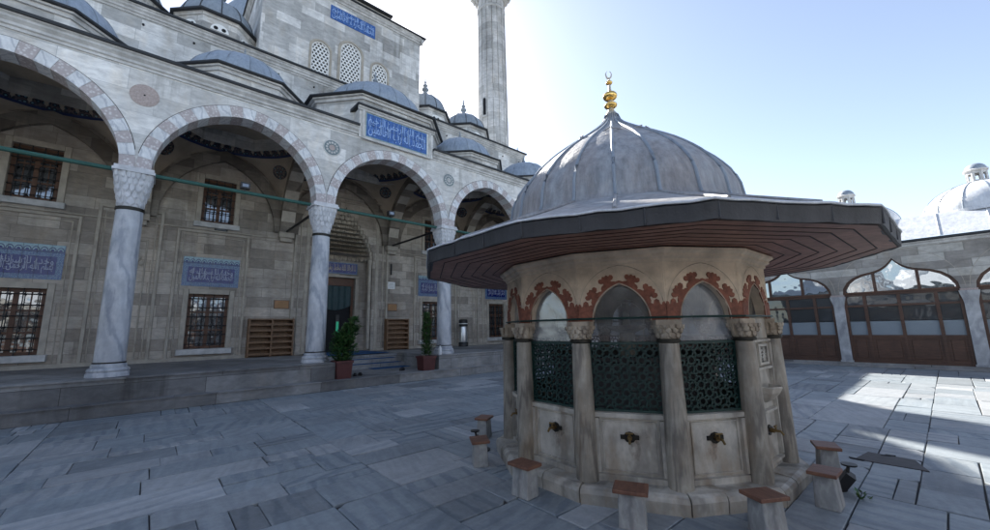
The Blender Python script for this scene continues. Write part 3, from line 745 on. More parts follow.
for x in COLX[:5]:
    g = MB(); cy_ = (YW + YB) / 2; s1, s2 = 1.86, 2.12
    A = parch(s1, 2.42, 24); B_ = parch(s2, 2.74, 24)
    for i in range(48):
        f = lambda P, xx: (xx, cy_ + P[0], ZS + P[1]); m = 'rib_l' if (i // 3) % 2 else 'rib'
        for xx in (x - .24, x + .24): g.add([f(A[i], xx), f(A[i + 1], xx), f(B_[i + 1], xx), f(B_[i], xx)], [(0, 1, 2, 3)], 'rib')
        g.add([f(A[i], x - .24), f(A[i + 1], x - .24), f(A[i + 1], x + .24), f(A[i], x + .24)], [(0, 1, 2, 3)], m)
    g.box(x - .26, x + .26, YW - .28, YW - .001, 5.2, ZS, 'mould_d'); g.box(x - .2, x + .2, YW - .2, YW - .001, 5.05, 5.2, 'mould_d')
    g.build('transverse_arch', None, PO)

# ------------------------------------------------------------------ mosque hall
HA = thing('mosque_hall', 'tall pale stone mosque prayer hall wall with grilled windows, carved portal and corner turrets', 'mosque', (5.9, 18, 0))
LW = [(-2.9, 1.13), (1.4, 1.13), (10.35, 1.13), (14.55, 1.13)]       # lower windows: centre, width
UW = [(-2.93, .98), (1.42, .95), (10.35, .96), (14.55, .96)]
F = FS(YW)
holes = [(c - w_ / 2, c + w_ / 2, 1.10, 2.93, .3) for c, w_ in LW] + [(c - w_ / 2, c + w_ / 2, 5.45, 7.03, .3) for c, w_ in UW]
PC, PHW = 5.95, 1.27
holes.append((PC - PHW, PC + PHW, .72, 6.95, .0))
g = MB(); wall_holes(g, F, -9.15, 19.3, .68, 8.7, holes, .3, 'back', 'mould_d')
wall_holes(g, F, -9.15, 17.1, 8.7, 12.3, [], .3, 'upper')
g.box(17.1 - .01, 17.1, YW + .002, 19.5, 8.7, 12.5, 'upper'); g.box(-9.15, 19.3, YW + .4, 17.3, 7.2, 8.69, 'void')
g.build('wall', None, HA)
g = MB(); Fc = FS(YW); moulding(g, Fc, -9.15, 17.12, 12.22, [(0, 0), (.03, 0), (.04, .06), (.09, .09), (.09, .15), (.15, .2), (.15, .25), (.2, .28), (.2, .31), (0, .31)], 'mould'); g.build('cornice', None, HA)
g = MB(); moulding(g, Fc, -9.15, 17.2, 12.533, [(0, 0), (.24, 0), (.26, .02), (.26, .08), (.2, .11), (-.2, .14), (-.2, 0)], 'lead_dark')
g.box(17.1, 17.2, YW + .2, 19.5, 12.53, 12.64, 'lead_dark'); g.build('lead_edge', None, HA)
g = MB(); g.add([(-9.15, YW + .1, 12.64), (17.1, YW + .1, 12.64), (17.1, 22, 13.2), (-9.15, 22, 13.2)], [(0, 1, 2, 3)], 'lead'); g.build('roof', None, HA)
# iron cramps / drain holes in the upper wall
g = MB()
for i in range(19):
    x = -8 + i * 1.37; g.tube([(x, YW - .05, 11.98), (x, YW + .05, 11.98)], .035, 8, 'void')
g.build('putlog_holes', None, HA)
# vertical and horizontal frame mouldings on the lower wall
def band(mb, x0, x1, z0, z1, w_=.07, d=.035, m='mould_d', sides='LRT'):
    if 'L' in sides: mb.fbox(F, x0, x0 + w_, z0, z1, 0, d, m, .012)
    if 'R' in sides: mb.fbox(F, x1 - w_, x1, z0, z1, 0, d, m, .012)
    if 'T' in sides: mb.fbox(F, x0 + w_ - .02, x1 - w_ + .02, z1 - w_, z1, .001, d + .001, m, .012)
g = MB()
for c, _ in LW:
    band(g, c - 1.05, c + 1.05, .73, 5.12, .09, .05); band(g, c - .88, c + .88, .73, 4.95, .035, .02)
for c in (-.78, 12.45):
    band(g, c - .78, c + .78, .73, 5.6, .10, .06); band(g, c - .62, c + .62, .73, 5.4, .04, .025); band(g, c - .45, c + .45, .73, 4.6, .05, .03)
    for k in range(5):
        wk = .40 - k * .07; nk = max(2, 6 - k)
        for i in range(nk): tooth(g, F(c + wk * (-1 + (2 * i + 1) / nk), 3.75 + k * .16, .0), (1, 0, 0), (0, -1, 0), 2 * wk / nk * .92, .16, .06 + .012 * k, 'mould_d')
for a, b in ((-9.1, 3.9), (8.0, 19.2)): g.fbox(F, a, b, 5.14, 5.2, .001, .05, 'mould_d', .015)
for a, b in ((-9.1, RX0), (RX1, 19.2)): g.fbox(F, a, b, .70, .84, .001, .07, 'mould_d', .012)
for x in (PC - 2.0, PC + 1.9): g.fbox(F, x, x + .11, .73, 7.4, .0, .08, 'mould_d', .02)
for x in (PC - 1.78, PC + 1.72): g.fbox(F, x, x + .06, .73, 7.2, .0, .045, 'mould_d', .015)
for x in (PC - 1.55, PC + 1.40): g.fbox(F, x, x + .15, .73, 7.0, .0, .03, 'mould_d', .02)
g.fbox(F, PC - 1.89, PC + 1.9, 7.29, 7.4, .001, .08, 'mould_d', .02); g.fbox(F, PC - 1.72, PC + 1.72, 7.1, 7.18, .001, .045, 'mould_d', .02)
g.build('frame_moulding', None, HA)
# windows
def window(c, w_, z0, z1, up):
    x0, x1 = c - w_ / 2, c + w_ / 2; y = YW + .16
    Fw = FS(y); g = MB()
    g.fbox(Fw, x0, x0 + .09, z0, z1, 0, .06); g.fbox(Fw, x1 - .09, x1, z0, z1, 0, .06); g.fbox(Fw, x0 + .09, x1 - .09, z1 - .1, z1, 0, .06); g.fbox(Fw, x0 + .09, x1 - .09, z0, z0 + .09, 0, .06)
    g.fbox(Fw, c - .05, c + .05, z0 + .09, z1 - .1, 0, .055)
    for i in range(1, 3): z = z0 + (z1 - z0) * i / 3; g.fbox(Fw, x0 + .09, x1 - .09, z - .025, z + .025, 0, .05)
    for q in (-1, 1): xm = c + q * w_ / 4; g.fbox(Fw, xm - .012, xm + .012, z0 + .09, z1 - .1, 0, .04)
    if up: g.fbox(Fw, x0 + .09, x1 - .09, z1 - .42, z1 - .1, 0, .045)
    f = g.build('window', 'window_wood', HA)
    g = MB(); g.add([Fw(x0, z0, .01), Fw(x1, z0, .01), Fw(x1, z1, .01), Fw(x0, z1, .01)], [(0, 1, 2, 3)]); g.build('pane', 'glass', f)
    g = MB(); Fg = FS(YW + .03); nx, nz = 4, 6
    for i in range(1, nx + 1):
        x = x0 + w_ * (i - .5) / nx; g.tube([Fg(x, z0, 0), Fg(x, z1, 0)], .013, 6, 'iron')
    for j in range(1, nz + 1):
        z = z0 + (z1 - z0) * (j - .5) / nz; g.tube([Fg(x0, z, 0), Fg(x1, z, 0)], .013, 6, 'iron')
        for i in range(1, nx + 1): x = x0 + w_ * (i - .5) / nx; g.fbox(Fg, x - .025, x + .025, z - .025, z + .025, -.02, .025, 'iron')
    g.build('grille', None, f)
    g = MB(); Fo = FS(YW)
    for a, b, q, r_ in ((x0 - .16, x0 - .0, z0 - .12, z1 + .16), (x1 + .0, x1 + .16, z0 - .12, z1 + .16)): g.fbox(Fo, a, b, q, r_, .0, .045, 'mould_d', .015)
    g.fbox(Fo, x0 - .0, x1 + .0, z1, z1 + .16, .001, .044, 'mould_d', .0); g.fbox(Fo, x0 - .2, x1 + .2, z0 - .2, z0, .002, .12, 'mould', .015)
    g.build('surround', None, f)
for c, w_ in LW: window(c, w_, 1.10, 2.93, False)
for c, w_ in UW: window(c, w_, 5.45, 7.03, True)
for (c, _), tx in zip(LW, (T1, T2, T1, T3)): inscr(HA, FS(YW), c - .8, c + .8, 3.19, 4.19, [tx, T5], 't_navy', 'script', 't_border', .14, True)
# portal niche: side walls, back wall with door, stalactite hood
g = MB(); YN = YW + .75
Fn = FS(YN); x0, x1 = PC - PHW, PC + PHW; DZ, DW = 3.92, .80
wall_holes(g, Fn, x0, x1, .70, 6.95, [(PC - DW, PC + DW, .70, DZ, .25)], .25, 'back')
for x in (x0, x1): g.add([(x, YW, .7), (x, YN, .7), (x, YN, 6.95), (x, YW, 6.95)], [(0, 1, 2, 3)], 'back')
g.fbox(Fn, PC - DW - .16, PC - DW, .72, DZ, 0, .05, 'mould_d', .01); g.fbox(Fn, PC + DW, PC + DW + .16, .72, DZ, 0, .05, 'mould_d', .01)
g.fbox(Fn, PC - DW - .16, PC + DW + .16, DZ + .003, DZ + .1, 0, .055, 'mould_d', .01)
for sx in (-1, 1):                                               # corner colonnettes
    g.lathe([(.075, .8), (.07, 4.4), (.09, 4.55), (.09, 4.7)], 12, (PC + sx * (PHW - .09), YW + .08), 0, 'mould_d')
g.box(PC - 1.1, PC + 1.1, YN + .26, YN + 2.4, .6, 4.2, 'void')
po = g.build('portal', None, HA, 'deep stone portal niche under a tiered stalactite hood')
g = MB()
# spandrel sheet with stepped triangular outline around the hood
tiers = 11; zb, zt = 4.72, 6.75
hw = lambda k: (PHW - .02) * (1 - (k / tiers) ** 1.55) + .03
for k in range(tiers):
    za, zc = zb + (zt - zb) * k / tiers, zb + (zt - zb) * (k + 1) / tiers; h_ = zc - za; wk = hw(k)
    for sx in (-1, 1):
        a, b = sorted((PC + sx * wk, PC + sx * PHW)); 
        if b - a > .01: g.box(a, b, YW + .004, YN, za, zc, 'back')
    dep = (YN - YW) * (1 - (k / tiers) ** 1.3)                   # tier edge walks forward as it rises
    n = max(3, int(round(12 * wk / PHW)) + (k % 2)); yb = YW + .06 + dep
    path = [(PC - wk, YW + .06), (PC - wk * .97, YW + .06 + dep * .6), (PC - wk * .6, yb), (PC + wk * .6, yb), (PC + wk * .97, YW + .06 + dep * .6), (PC + wk, YW + .06)]
    L = [math.dist(p, q) for p, q in zip(path, path[1:])]; T_ = sum(L)
    def at_(s_):
        for p, q, l in zip(path, path[1:], L):
            if s_ <= l: return (p[0] + (q[0] - p[0]) * s_ / l, p[1] + (q[1] - p[1]) * s_ / l), (q[0] - p[0], q[1] - p[1])
            s_ -= l
        return path[-1], (0, -1)
    nt_ = max(3, int(T_ / .19))
    for i in range(nt_):
        p, d = at_(T_ * (i + .5 * (1 + (k % 2) * .9)) / nt_ if k % 2 == 0 else T_ * (i + .5) / nt_)
        tooth(g, (p[0], p[1], za - .05), (d[0], d[1], 0), (d[1], -d[0], 0), T_ / nt_ * .93, h_ * 1.25, .10, 'mould_d')
    pts = [(x, y) for x, y in path]
    g.add([(x, y, zc - .01) for x, y in pts] + [(x, y, za) for x, y in pts], [tuple(range(6))] + [(i, i + 1, 7 + i, 6 + i) for i in range(5)], 'mould_d')
for sx in (-1, 1): g.box(*sorted((PC + sx * .03, PC + sx * PHW)), YW + .004, YN, zt, 6.95, 'back')
g.build('stalactite_hood', None, po)
inscr(po, FS(YN - .06), PC - DW - .05, PC + DW + .05, 4.08, 4.58, [T4], 't_navy', 'script_g', 't_border', .04)
g = MB(); Fd = FS(YN + .2)
n = 26
for i in range(n):
    u0, u1 = PC - DW + 2 * DW * i / n, PC - DW + 2 * DW * (i + 1) / n
    y0, y1 = .03 * math.sin(i * 1.4), .03 * math.sin((i + 1) * 1.4); b0, b1 = 2.75 - .25 * math.sin(PI * i / n), 2.75 - .25 * math.sin(PI * (i + 1) / n)
    g.add([Fd(u0, b0, y0), Fd(u1, b1, y1), Fd(u1, DZ - .35, y1 * .4), Fd(u0, DZ - .35, y0 * .4)], [(0, 1, 2, 3)], 'curtain', True)
g.fbox(Fd, PC - DW, PC + DW, DZ - .34, DZ, -.05, .04, 'window_wood')
g.fbox(Fd, PC - DW, PC - DW + .1, .72, DZ - .34, -.05, .03, 'window_wood'); g.fbox(Fd, PC + DW - .1, PC + DW, .72, DZ - .34, -.05, .03, 'window_wood')
g.build('door_curtain', None, po)

# prayer hall block above
HX0, HX1, HY = 2.25, 9.66, 16.95
g = MB(); Fh = FS(HY)
LWn = [(4.62, .78, 12.75, 14.55), (5.98, .98, 12.75, 15.15), (7.42, .80, 12.75, 14.72)]
def archwin(mb, F, c, w_, zb, zt, depth, m, x0, x1, z1):
    """wall column x0..x1 up to z1 with one arched opening"""
    s_ = w_ / 2; h = s_ * 1.1; pts = [(c + a, zt - h + b) for a, b in parch(s_, h, 10)]
    P = [(x1, zt - h)] + pts + [(x0, zt - h)]
    for (a, b), (c2, d) in zip(P, P[1:]): mb.add([F(a, b), F(c2, d), F(c2, z1), F(a, z1)], [(0, 1, 2, 3)], m)
    mb.add([F(x0, zb), F(c - s_, zb), F(c - s_, zt - h), F(x0, zt - h)], [(0, 1, 2, 3)], m); mb.add([F(c + s_, zb), F(x1, zb), F(x1, zt - h), F(c + s_, zt - h)], [(0, 1, 2, 3)], m)
    Q = [(c + s_, zb)] + pts + [(c - s_, zb)]
    for p, q in zip(Q, Q[1:]): mb.add([F(*p), F(*q), F(*q, -depth), F(*p, -depth)], [(0, 1, 2, 3)], 'mould')
    return Q
edges = [HX0, 5.25, 6.75, HX1]
for (c, w_, zb_, zt_), a, b in zip(LWn, edges, edges[1:]): archwin(g, Fh, c, w_, zb_, zt_, .3, 'upper', a, b, 17.0)
g.add([(HX0, HY, 12.6), (HX1, HY, 12.6), (HX1, HY, 12.75), (HX0, HY, 12.75)], [(0, 1, 2, 3)], 'upper')
for x in (HX0, HX1): g.add([(x, HY, 12.6), (x, 28, 12.6), (x, 28, 17.0), (x, HY, 17.0)], [(0, 1, 2, 3)], 'upper')
g.box(.4, 11.5, 21.2, 38, 8, 17.2, 'upper')
g.add([(HX0, 28, 12), (HX1, 28, 12), (HX1, 28, 17), (HX0, 28, 17)], [(0, 1, 2, 3)], 'upper')
hb = g.build('hall_block', None, HA)
g = MB(); cp = [(0, 0), (.04, 0), (.05, .08), (.11, .12), (.11, .18), (.18, .25), (.18, .30), (0, .30)]
moulding(g, Fh, HX0 - .02, HX1 + .16, 16.95, cp, 'mould'); moulding(g, FR((HX1, 0, 0), (0, 1, 0), (1, 0, 0)), HY - .18, 28, 16.95, cp, 'mould'); moulding(g, FR((HX0, 0, 0), (0, 1, 0), (-1, 0, 0)), HY - .18, 28, 16.95, cp, 'mould')
g.box(3.9, 7.85, HY - .1, 28, 17.26, 17.5, 'mould'); g.build('cornice', None, hb)
g = MB(); g.box(HX0 - .24, HX1 + .26, HY - .25, 28.2, 17.253, 17.31, 'lead_dark'); g.box(3.84, 7.93, HY - .28, 28, 17.503, 17.57, 'lead_dark')
g.lathe(ell(5.2, 4.6, 18.3, 12), 64, (5.95, 26.5), 0, 'lead_blue'); g.lathe([(5.5, 17.2), (5.5, 18.3), (5.2, 18.4)], 16, (5.95, 26.5), 0, 'upper', False)
g.build('roof', None, hb)
for c, w_, zb_, zt_ in LWn:
    g = MB(); s_ = w_ / 2; h = s_ * 1.1; Fq = FS(HY + .05); pitch = .165; rad = .060; pts = [(c + a, zt_ - h + b) for a, b in parch(s_, h, 10)]
    def inside(x, z):
        if abs(x - c) > s_ + .03: return False
        if z < zt_ - h: return z > zb_
        for (a, b), (c2, d) in zip(pts, pts[1:]):
            if min(a, c2) <= x <= max(a, c2): return z < max(b, d) + .05
        return False
    hr = pitch / math.sqrt(3)
    for j in range(int((zt_ - zb_) / (pitch * .866)) + 2):
        for i in range(-5, 6):
            x = c + (i + .5 * (j % 2)) * pitch; z = zb_ + j * pitch * .866
            if not inside(x, z): continue
            o_ = [(x + hr * math.cos(R(30 + 30 * k)) * (1 if k % 2 == 0 else .866), z + hr * math.sin(R(30 + 30 * k)) * (1 if k % 2 == 0 else .866)) for k in range(12)]
            i_ = [(x + rad * math.cos(R(30 + 30 * k)), z + rad * math.sin(R(30 + 30 * k))) for k in range(12)]
            g.add([Fq(*p) for p in o_] + [Fq(*p) for p in i_] + [Fq(*p, -.06) for p in i_], [(k, (k + 1) % 12, 12 + (k + 1) % 12, 12 + k) for k in range(12)] + [(12 + k, 12 + (k + 1) % 12, 24 + (k + 1) % 12, 24 + k) for k in range(12)], 'lattice')
    Q = [(c + s_, zb_)] + pts + [(c - s_, zb_)]; Qi = [(c + (x - c) * .88, z - (.05 if z > zt_ - h else 0)) for x, z in Q]
    g.add([Fq(*p, .02) for p in Q] + [Fq(*p, .02) for p in Qi], [(k, k + 1, len(Q) + k + 1, len(Q) + k) for k in range(len(Q) - 1)], 'lattice')
    lo = g.build('latticed_window', None, hb)
    g = MB(); Fv = FS(HY + .26); g.add([Fv(*p) for p in Q], [tuple(range(len(Q)))], 'void'); g.build('pane', None, lo)
    g = MB(); Qo = [(c + (x - c) * 1.24, z + (.07 if z > zt_ - h else 0)) for x, z in Q]
    for k in range(len(Q) - 1): g.add([Fh(*Q[k], .04), Fh(*Q[k + 1], .04), Fh(*Qo[k + 1], .04), Fh(*Qo[k], .04), Fh(*Qo[k], 0), Fh(*Qo[k + 1], 0), Fh(*Q[k], 0), Fh(*Q[k + 1], 0)], [(0, 1, 2, 3), (3, 2, 5, 4), (0, 6, 7, 1)], 'mould_d')
    g.build('surround', None, lo)
inscr(hb, FS(HY), 4.95, 7.12, 15.95, 16.66, [T2, T1], 't_blue', 'script_w', 't_blue', .02)

# turrets on the roof
def turret(cx_, cy_, ap, ze, dh, tip):
    g = MB(); rv = ap / math.cos(PI / 8)
    g.lathe([(rv * .93, 12.5), (rv * .93, ze - .18), (rv * .97, ze - .16), (rv * .97, ze - .08), (rv * 1.0, ze - .06)], 8, (cx_, cy_), PI / 8, 'upper', False)
    for k in range(5):                                           # paired round lights
        a = -PI / 2 + (k - 2) * PI / 4; nn = Vector((math.cos(a), math.sin(a), 0)); uu = Vector((-math.sin(a), math.cos(a), 0)); Fk = FR(Vector((cx_, cy_, 0)) + nn * ap * .93, uu, nn)
        n_ = 16; A = [(.30 * math.cos(PI * i / n_), ze - .62 + .30 * math.sin(PI * i / n_)) for i in range(n_ + 1)]
        g.poly(Fk, A, -.01, .012, 'lattice')
        for q in (-.13, .13): g.poly(Fk, [(q + .075 * math.cos(2 * PI * i / 12), ze - .52 + .075 * math.sin(2 * PI * i / 12)) for i in range(12)], .0, .018, 'void')
    t_o = g.build('turret', None, HA)
    g = MB(); g.lathe([(rv * .8, ze - .058), (rv * 1.06, ze - .058), (rv * 1.08, ze - .04), (rv * 1.08, ze + .03), (rv * .9, ze + .1)], 8, (cx_, cy_), PI / 8, 'lead_dark', False); g.build('lead_edge', None, t_o)
    g = MB(); pr = ell(ap * .96, dh, ze + .05, 10); g.lathe(pr, 32, (cx_, cy_), 0, 'lead'); dome_ribs(g, pr, (cx_, cy_), 12, .02, 'lead_fascia'); g.build('dome', None, t_o)
    finial((cx_, cy_), ze + dh, tip, t_o, 'lead')
turret(.95, 18.5, 1.42, 13.85, 1.35, 1.25); turret(10.95, 18.5, 1.3, 13.75, 1.35, 1.25); turret(14.05, 18.9, 1.5, 13.85, 1.3, 1.25); turret(-2.15, 18.9, 1.5, 13.85, 1.3, 1.25)
finial((17.0, 17.0), 12.6, .7, HA, 'lead')

# ------------------------------------------------------------------ minaret
MI = thing('minaret', 'tall fluted pale stone minaret rising behind the turrets at the right end of the mosque', 'minaret', (17.3, 19.7, 0))
c = (17.3, 19.7)
g = MB(); n = 16; g.lathe([(1.5, 0), (1.5, 9), (1.12, 11.5), (1.10, 14), (1.01, 26.2)], n, c, R(6), 'minaret', False)
for i in range(n):                                               # thin dark strips painted in for the grooves between facets
    a = R(6) + 2 * PI * i / n; g.tube([(c[0] + 1.1 * math.cos(a), c[1] + 1.1 * math.sin(a), 12), (c[0] + 1.012 * math.cos(a), c[1] + 1.012 * math.sin(a), 26.2)], .016, 6, 'rib')
g.build('shaft', None, MI)
g = MB(); g.lathe([(1.02, 25.0), (1.07, 25.06), (1.07, 25.16), (1.02, 25.22)], n, c, R(6), 'mould', False)
for k in range(6):
    rk = 1.0 + k * .12; nk = 24
    g.lathe([(rk, 26.0 + k * .2), (rk + .1, 26.2 + k * .2)], 32, c, 0, 'mould')
    for i in range(nk):
        a = 2 * PI * (i + .5 * (k % 2)) / nk; tooth(g, (c[0] + rk * math.cos(a), c[1] + rk * math.sin(a), 25.9 + k * .2), (-math.sin(a), math.cos(a), 0), (math.cos(a), math.sin(a), 0), 2 * PI * rk / nk * .95, .28, .14, 'mould')
g.lathe([(1.75, 27.2), (1.8, 27.25), (1.8, 28.2), (1.74, 28.2), (1.74, 27.3), (.9, 27.3)], n, c, R(6), 'mould', False)
g.build('balcony', None, MI)
g = MB(); g.lathe([(.85, 27.3), (.82, 31), (.95, 31.1), (.95, 31.3), (.02, 36)], n, c, R(6), 'lead', False); g.build('spire', None, MI)
g = MB(); a = R(-146); nn = Vector((math.cos(a), math.sin(a), 0)); uu = Vector((-math.sin(a), math.cos(a), 0)); Fk = FR(Vector((c[0], c[1], 0)) + nn * 1.03, uu, nn)
g.poly(Fk, [(-.3 + x, 16.2 + z) for x, z in [(.16, 0)] + [(a_, 1.3 + b_) for a_, b_ in parch(.16, .22, 5)] + [(-.16, 0)]], -.1, .10, 'mould'); g.poly(Fk, [(-.3 + x, 16.3 + z) for x, z in [(.1, 0)] + [(a_, 1.15 + b_) for a_, b_ in parch(.1, .16, 5)] + [(-.1, 0)]], .0, .107, 'void'); g.build('window_slit', None, MI)

# ------------------------------------------------------------------ side arcades
def arcade(name, label, T, bayc, ylo, yhi, parts=True):
    """local frame: x = distance behind the facade, y along it"""
    root = thing(name, label, 'arcade building', tuple(T @ Vector((0, (ylo + yhi) / 2, 0))))
    def B(mb, nm, par, mat=None, label=None): mb.T = T; return mb.build(nm, mat, par, label)
    F = FR((0, 0, 0), (0, 1, 0), (-1, 0, 0))                      # u = y, w = towards the court
    BW = 3.17; HB = 1.43; ZE = 4.22
    prof = [(HB, 2.5), (1.40, 2.78), (1.28, 3.0), (1.10, 3.16), (.86, 3.27), (.58, 3.33), (.48, 3.36), (.34, 3.42), (.2, 3.52), (.08, 3.65), (0, 3.76)]
    g = MB()
    for c in bayc:
        P = [(c + BW / 2, 2.5)] + [(c + a, b) for a, b in prof] + [(c - a, b) for a, b in prof[::-1][1:]] + [(c - BW / 2, 2.5)]
        for w_ in (0, -.5):
            for p, q in zip(P, P[1:]): g.add([F(*p, w_), F(*q, w_), F(q[0], ZE, w_), F(p[0], ZE, w_)], [(0, 1, 2, 3)], 'sidewall')
        for p, q in zip(P, P[1:]): g.add([F(*p, 0), F(*q, 0), F(*q, -.5), F(*p, -.5)], [(0, 1, 2, 3)], 'sidewall')
        # relieving arch ring, slightly proud
        A = parch(HB + .10, 1.42, 16); A2 = parch(HB + .115, 1.436, 16)
        for i in range(32):
            pt = [(c + A[i][0], 2.62 + A[i][1]), (c + A[i + 1][0], 2.62 + A[i + 1][1]), (c + A2[i + 1][0], 2.62 + A2[i + 1][1]), (c + A2[i][0], 2.62 + A2[i][1])]
            g.add([F(*p, .006) for p in pt] , [(0, 1, 2, 3)], 'mould_d')
    g.box(.5, 5.2, ylo, yhi, 2.6, ZE, 'sidewall'); g.box(4.9, 5.2, ylo, yhi, 0, 2.6, 'sidewall')
    for y in (ylo, yhi): g.box(.45, 5.2, y - .02, y + .02, 0, ZE, 'sidewall')
    moulding(g, F, ylo, yhi, ZE - .14, [(0, 0), (.04, .02), (.05, .08), (.1, .1), (.1, .139), (0, .139)], 'mould')
    wl = B(g, 'wall', root)
    g = MB(); g.box(-.25, 0, ylo, yhi, -.02, .07, 'step'); g.box(-.02, 5, ylo, yhi, -.02, .13, 'step'); B(g, 'sill', root)
    g = MB(); moulding(g, F, ylo, yhi, ZE, [(0, 0), (.14, 0), (.16, .02), (.16, .085), (0, .1)], 'lead_dark'); B(g, 'lead_edge', root)
    g = MB(); g.add([(-.12, ylo, ZE + .1), (-.12, yhi, ZE + .1), (.85, yhi, 5.235), (.85, ylo, 5.235), (5.2, yhi, 5.235), (5.2, ylo, 5.235)], [(0, 1, 2, 3), (3, 2, 4, 5)], 'lead_w')
    k = ylo
    while k < yhi: g.tube([(-.12, k, ZE + .11), (.85, k, 5.245)], .014, 5, 'lead_w'); k += 1.1
    B(g, 'roof', root)
    ys = sorted({round(c - BW / 2, 3) for c in bayc} | {round(c + BW / 2, 3) for c in bayc})
    for y in ys:
        g = MB(); F2 = lambda a, b, w_: Vector((a, b, w_))
        hw_ = .15
        g.box(-.02, .30, y - hw_, y + hw_, .13, 2.1, 'pillar'); g.box(-.05, .34, y - hw_ - .03, y + hw_ + .03, .13, .2, 'pillar'); p = B(g, 'pillar', root)
        g = MB(); q = [(.15, 2.1), (.16, 2.2), (.21, 2.42), (.22, 2.5)]
        for (a, za), (b, zb_) in zip(q, q[1:]):
            vs = [(.14 + sx * a * 1.05, y + sy * a, za) for sx, sy in ((-1, -1), (1, -1), (1, 1), (-1, 1))] + [(.14 + sx * b * 1.05, y + sy * b, zb_) for sx, sy in ((-1, -1), (1, -1), (1, 1), (-1, 1))]
            g.add(vs, [(i, (i + 1) % 4, 4 + (i + 1) % 4, 4 + i) for i in range(4)], 'pillar')
        g.box(-.1, .40, y - .19, y + .19, 2.503, 2.56, 'porph'); B(g, 'capital', p)
    g = MB(); g.box(.02, .08, ylo, yhi, 2.585, 2.635, 'window_wood'); B(g, 'tie_beam', root)
    for c in bayc:
        g = MB(); Fd = FR((.13, 0, 0), (0, 1, 0), (-1, 0, 0)); t_ = .045; D = 'door_wood'
        P = [(c + HB, .13)] + [(c + a, b) for a, b in prof] + [(c - a, b) for a, b in prof[::-1][1:]] + [(c - HB, .13)]
        Pi = [(c + (x - c) * (1 - .07 / HB), z - (.055 if z > 2.6 else 0)) for x, z in P]
        n_ = len(P)
        for i in range(n_ - 1): g.add([Fd(*P[i], .08), Fd(*P[i + 1], .08), Fd(*Pi[i + 1], .08), Fd(*Pi[i], .08), Fd(*Pi[i], -.02), Fd(*Pi[i + 1], -.02)], [(0, 1, 2, 3), (3, 2, 5, 4)], D)
        g.fbox(Fd, c - HB + .05, c + HB - .05, 2.5, 2.64, 0, .07, D); g.fbox(Fd, c - HB + .05, c + HB - .05, 2.10, 2.17, 0, .06, D); g.fbox(Fd, c - HB + .05, c + HB - .05, 1.02, 1.1, 0, .06, D); g.fbox(Fd, c - HB + .05, c + HB - .05, .13, .22, 0, .06, D)
        for u in (-.87, 0, .87): g.fbox(Fd, c + u - t_, c + u + t_, .22, 2.5, .001, .065, D)
        for u in (-.54, .54): g.fbox(Fd, c + u - .04, c + u + .04, 2.64, 3.30, .001, .065, D)
        for a, b in ((-1.37, -.915), (-.825, -.045), (.045, .825), (.915, 1.37)): g.fbox(Fd, c + a, c + b, .22, 1.02, -.01, .03, D); g.fbox(Fd, c + a + .08, c + b - .08, .3, .94, .028, .045, D, .012)
        dr = B(g, 'glazed_door', root)
        g = MB(); Fg = FR((.14, 0, 0), (0, 1, 0), (-1, 0, 0))
        g.add([Fg(*p) for p in [(c + HB - .03, 2.5)] + Pi[1:-1] + [(c - HB + .03, 2.5)]], [tuple(range(n_))], 'glass_top')
        g.add([Fg(c - HB + .03, 1.6), Fg(c + HB - .03, 1.6), Fg(c + HB - .03, 2.498), Fg(c - HB + .03, 2.498)], [(0, 1, 2, 3)], 'glass_dark')
        B(g, 'pane', dr)
        g = MB(); g.add([Fg(c - HB + .03, 1.08, .004), Fg(c + HB - .03, 1.08, .004), Fg(c + HB - .03, 1.58, .004), Fg(c - HB + .03, 1.58, .004)], [(0, 1, 2, 3)], 'frost'); B(g, 'frosted_pane', dr)
    k = -1.35 + 3.48 * math.floor((ylo + 1.35) / 3.48 + 1)
    while k < yhi - 1.2:
        g = MB(); pr = ell(1.5, 1.12, 5.25, 12); g.lathe([(1.56, 5.15), (1.54, 5.25), (1.5, 5.26)] + pr, 48, (2.25, k), 0, 'lead_w'); dome_ribs(g, pr, (2.25, k), 14, .018, 'lead', .1); dm = B(g, 'dome', root)
        g = MB()
        g.lathe([(.30, 6.28), (.26, 6.38)], 8, (2.25, k), 0, 'mould', False)
        for i in range(8):
            a = 2 * PI * i / 8; nn = Vector((math.cos(a), math.sin(a), 0)); Fk = FR(Vector((2.25, k, 0)) + nn * .235, (-math.sin(a), math.cos(a), 0), nn)
            g.fbox(Fk, -.108, -.048, 6.36, 6.76, -.03, .012, 'mould'); g.fbox(Fk, .048, .108, 6.36, 6.76, -.03, .012, 'mould'); g.fbox(Fk, -.05, .05, 6.66, 6.76, -.03, .010, 'mould'); g.fbox(Fk, -.05, .05, 6.36, 6.42, -.03, .010, 'mould')
        g.lathe([(.2, 6.76), (.31, 6.76), (.32, 6.80), (.28, 6.83)], 8, (2.25, k), PI / 8, 'mould', False); g.lathe(ell(.27, .24, 6.82, 6), 16, (2.25, k), 0, 'lead'); B(g, 'lantern', dm)
        k += 3.48
    return root
ar = arcade('side_arcade', 'low stone arcade with ogee brown glazed doors and pale lead domes right of the fountain', Matrix.Translation((19.35, 0, 0)), [1.02 + 3.17 * k for k in range(-3, 4)], -10.1, 12.2)
T2_ = Matrix.Translation((0, -10.5, 0)) @ Matrix.Rotation(-PI / 2, 4, 'Z')
arcade('rear_arcade', 'long sunlit stone arcade closing the court behind the viewer, facing the mosque', T2_, [-7.4 + 3.17 * k for k in range(9)], -9.0, 19.3)

T3_ = Matrix.Translation((-9.2, 0, 0)) @ Matrix.Rotation(PI, 4, 'Z')
arcade('side_arcade', 'low stone arcade along the left side of the court, facing the fountain', T3_, [-9.2 + 3.17 * k for k in range(7)], -11.0, 10.9)
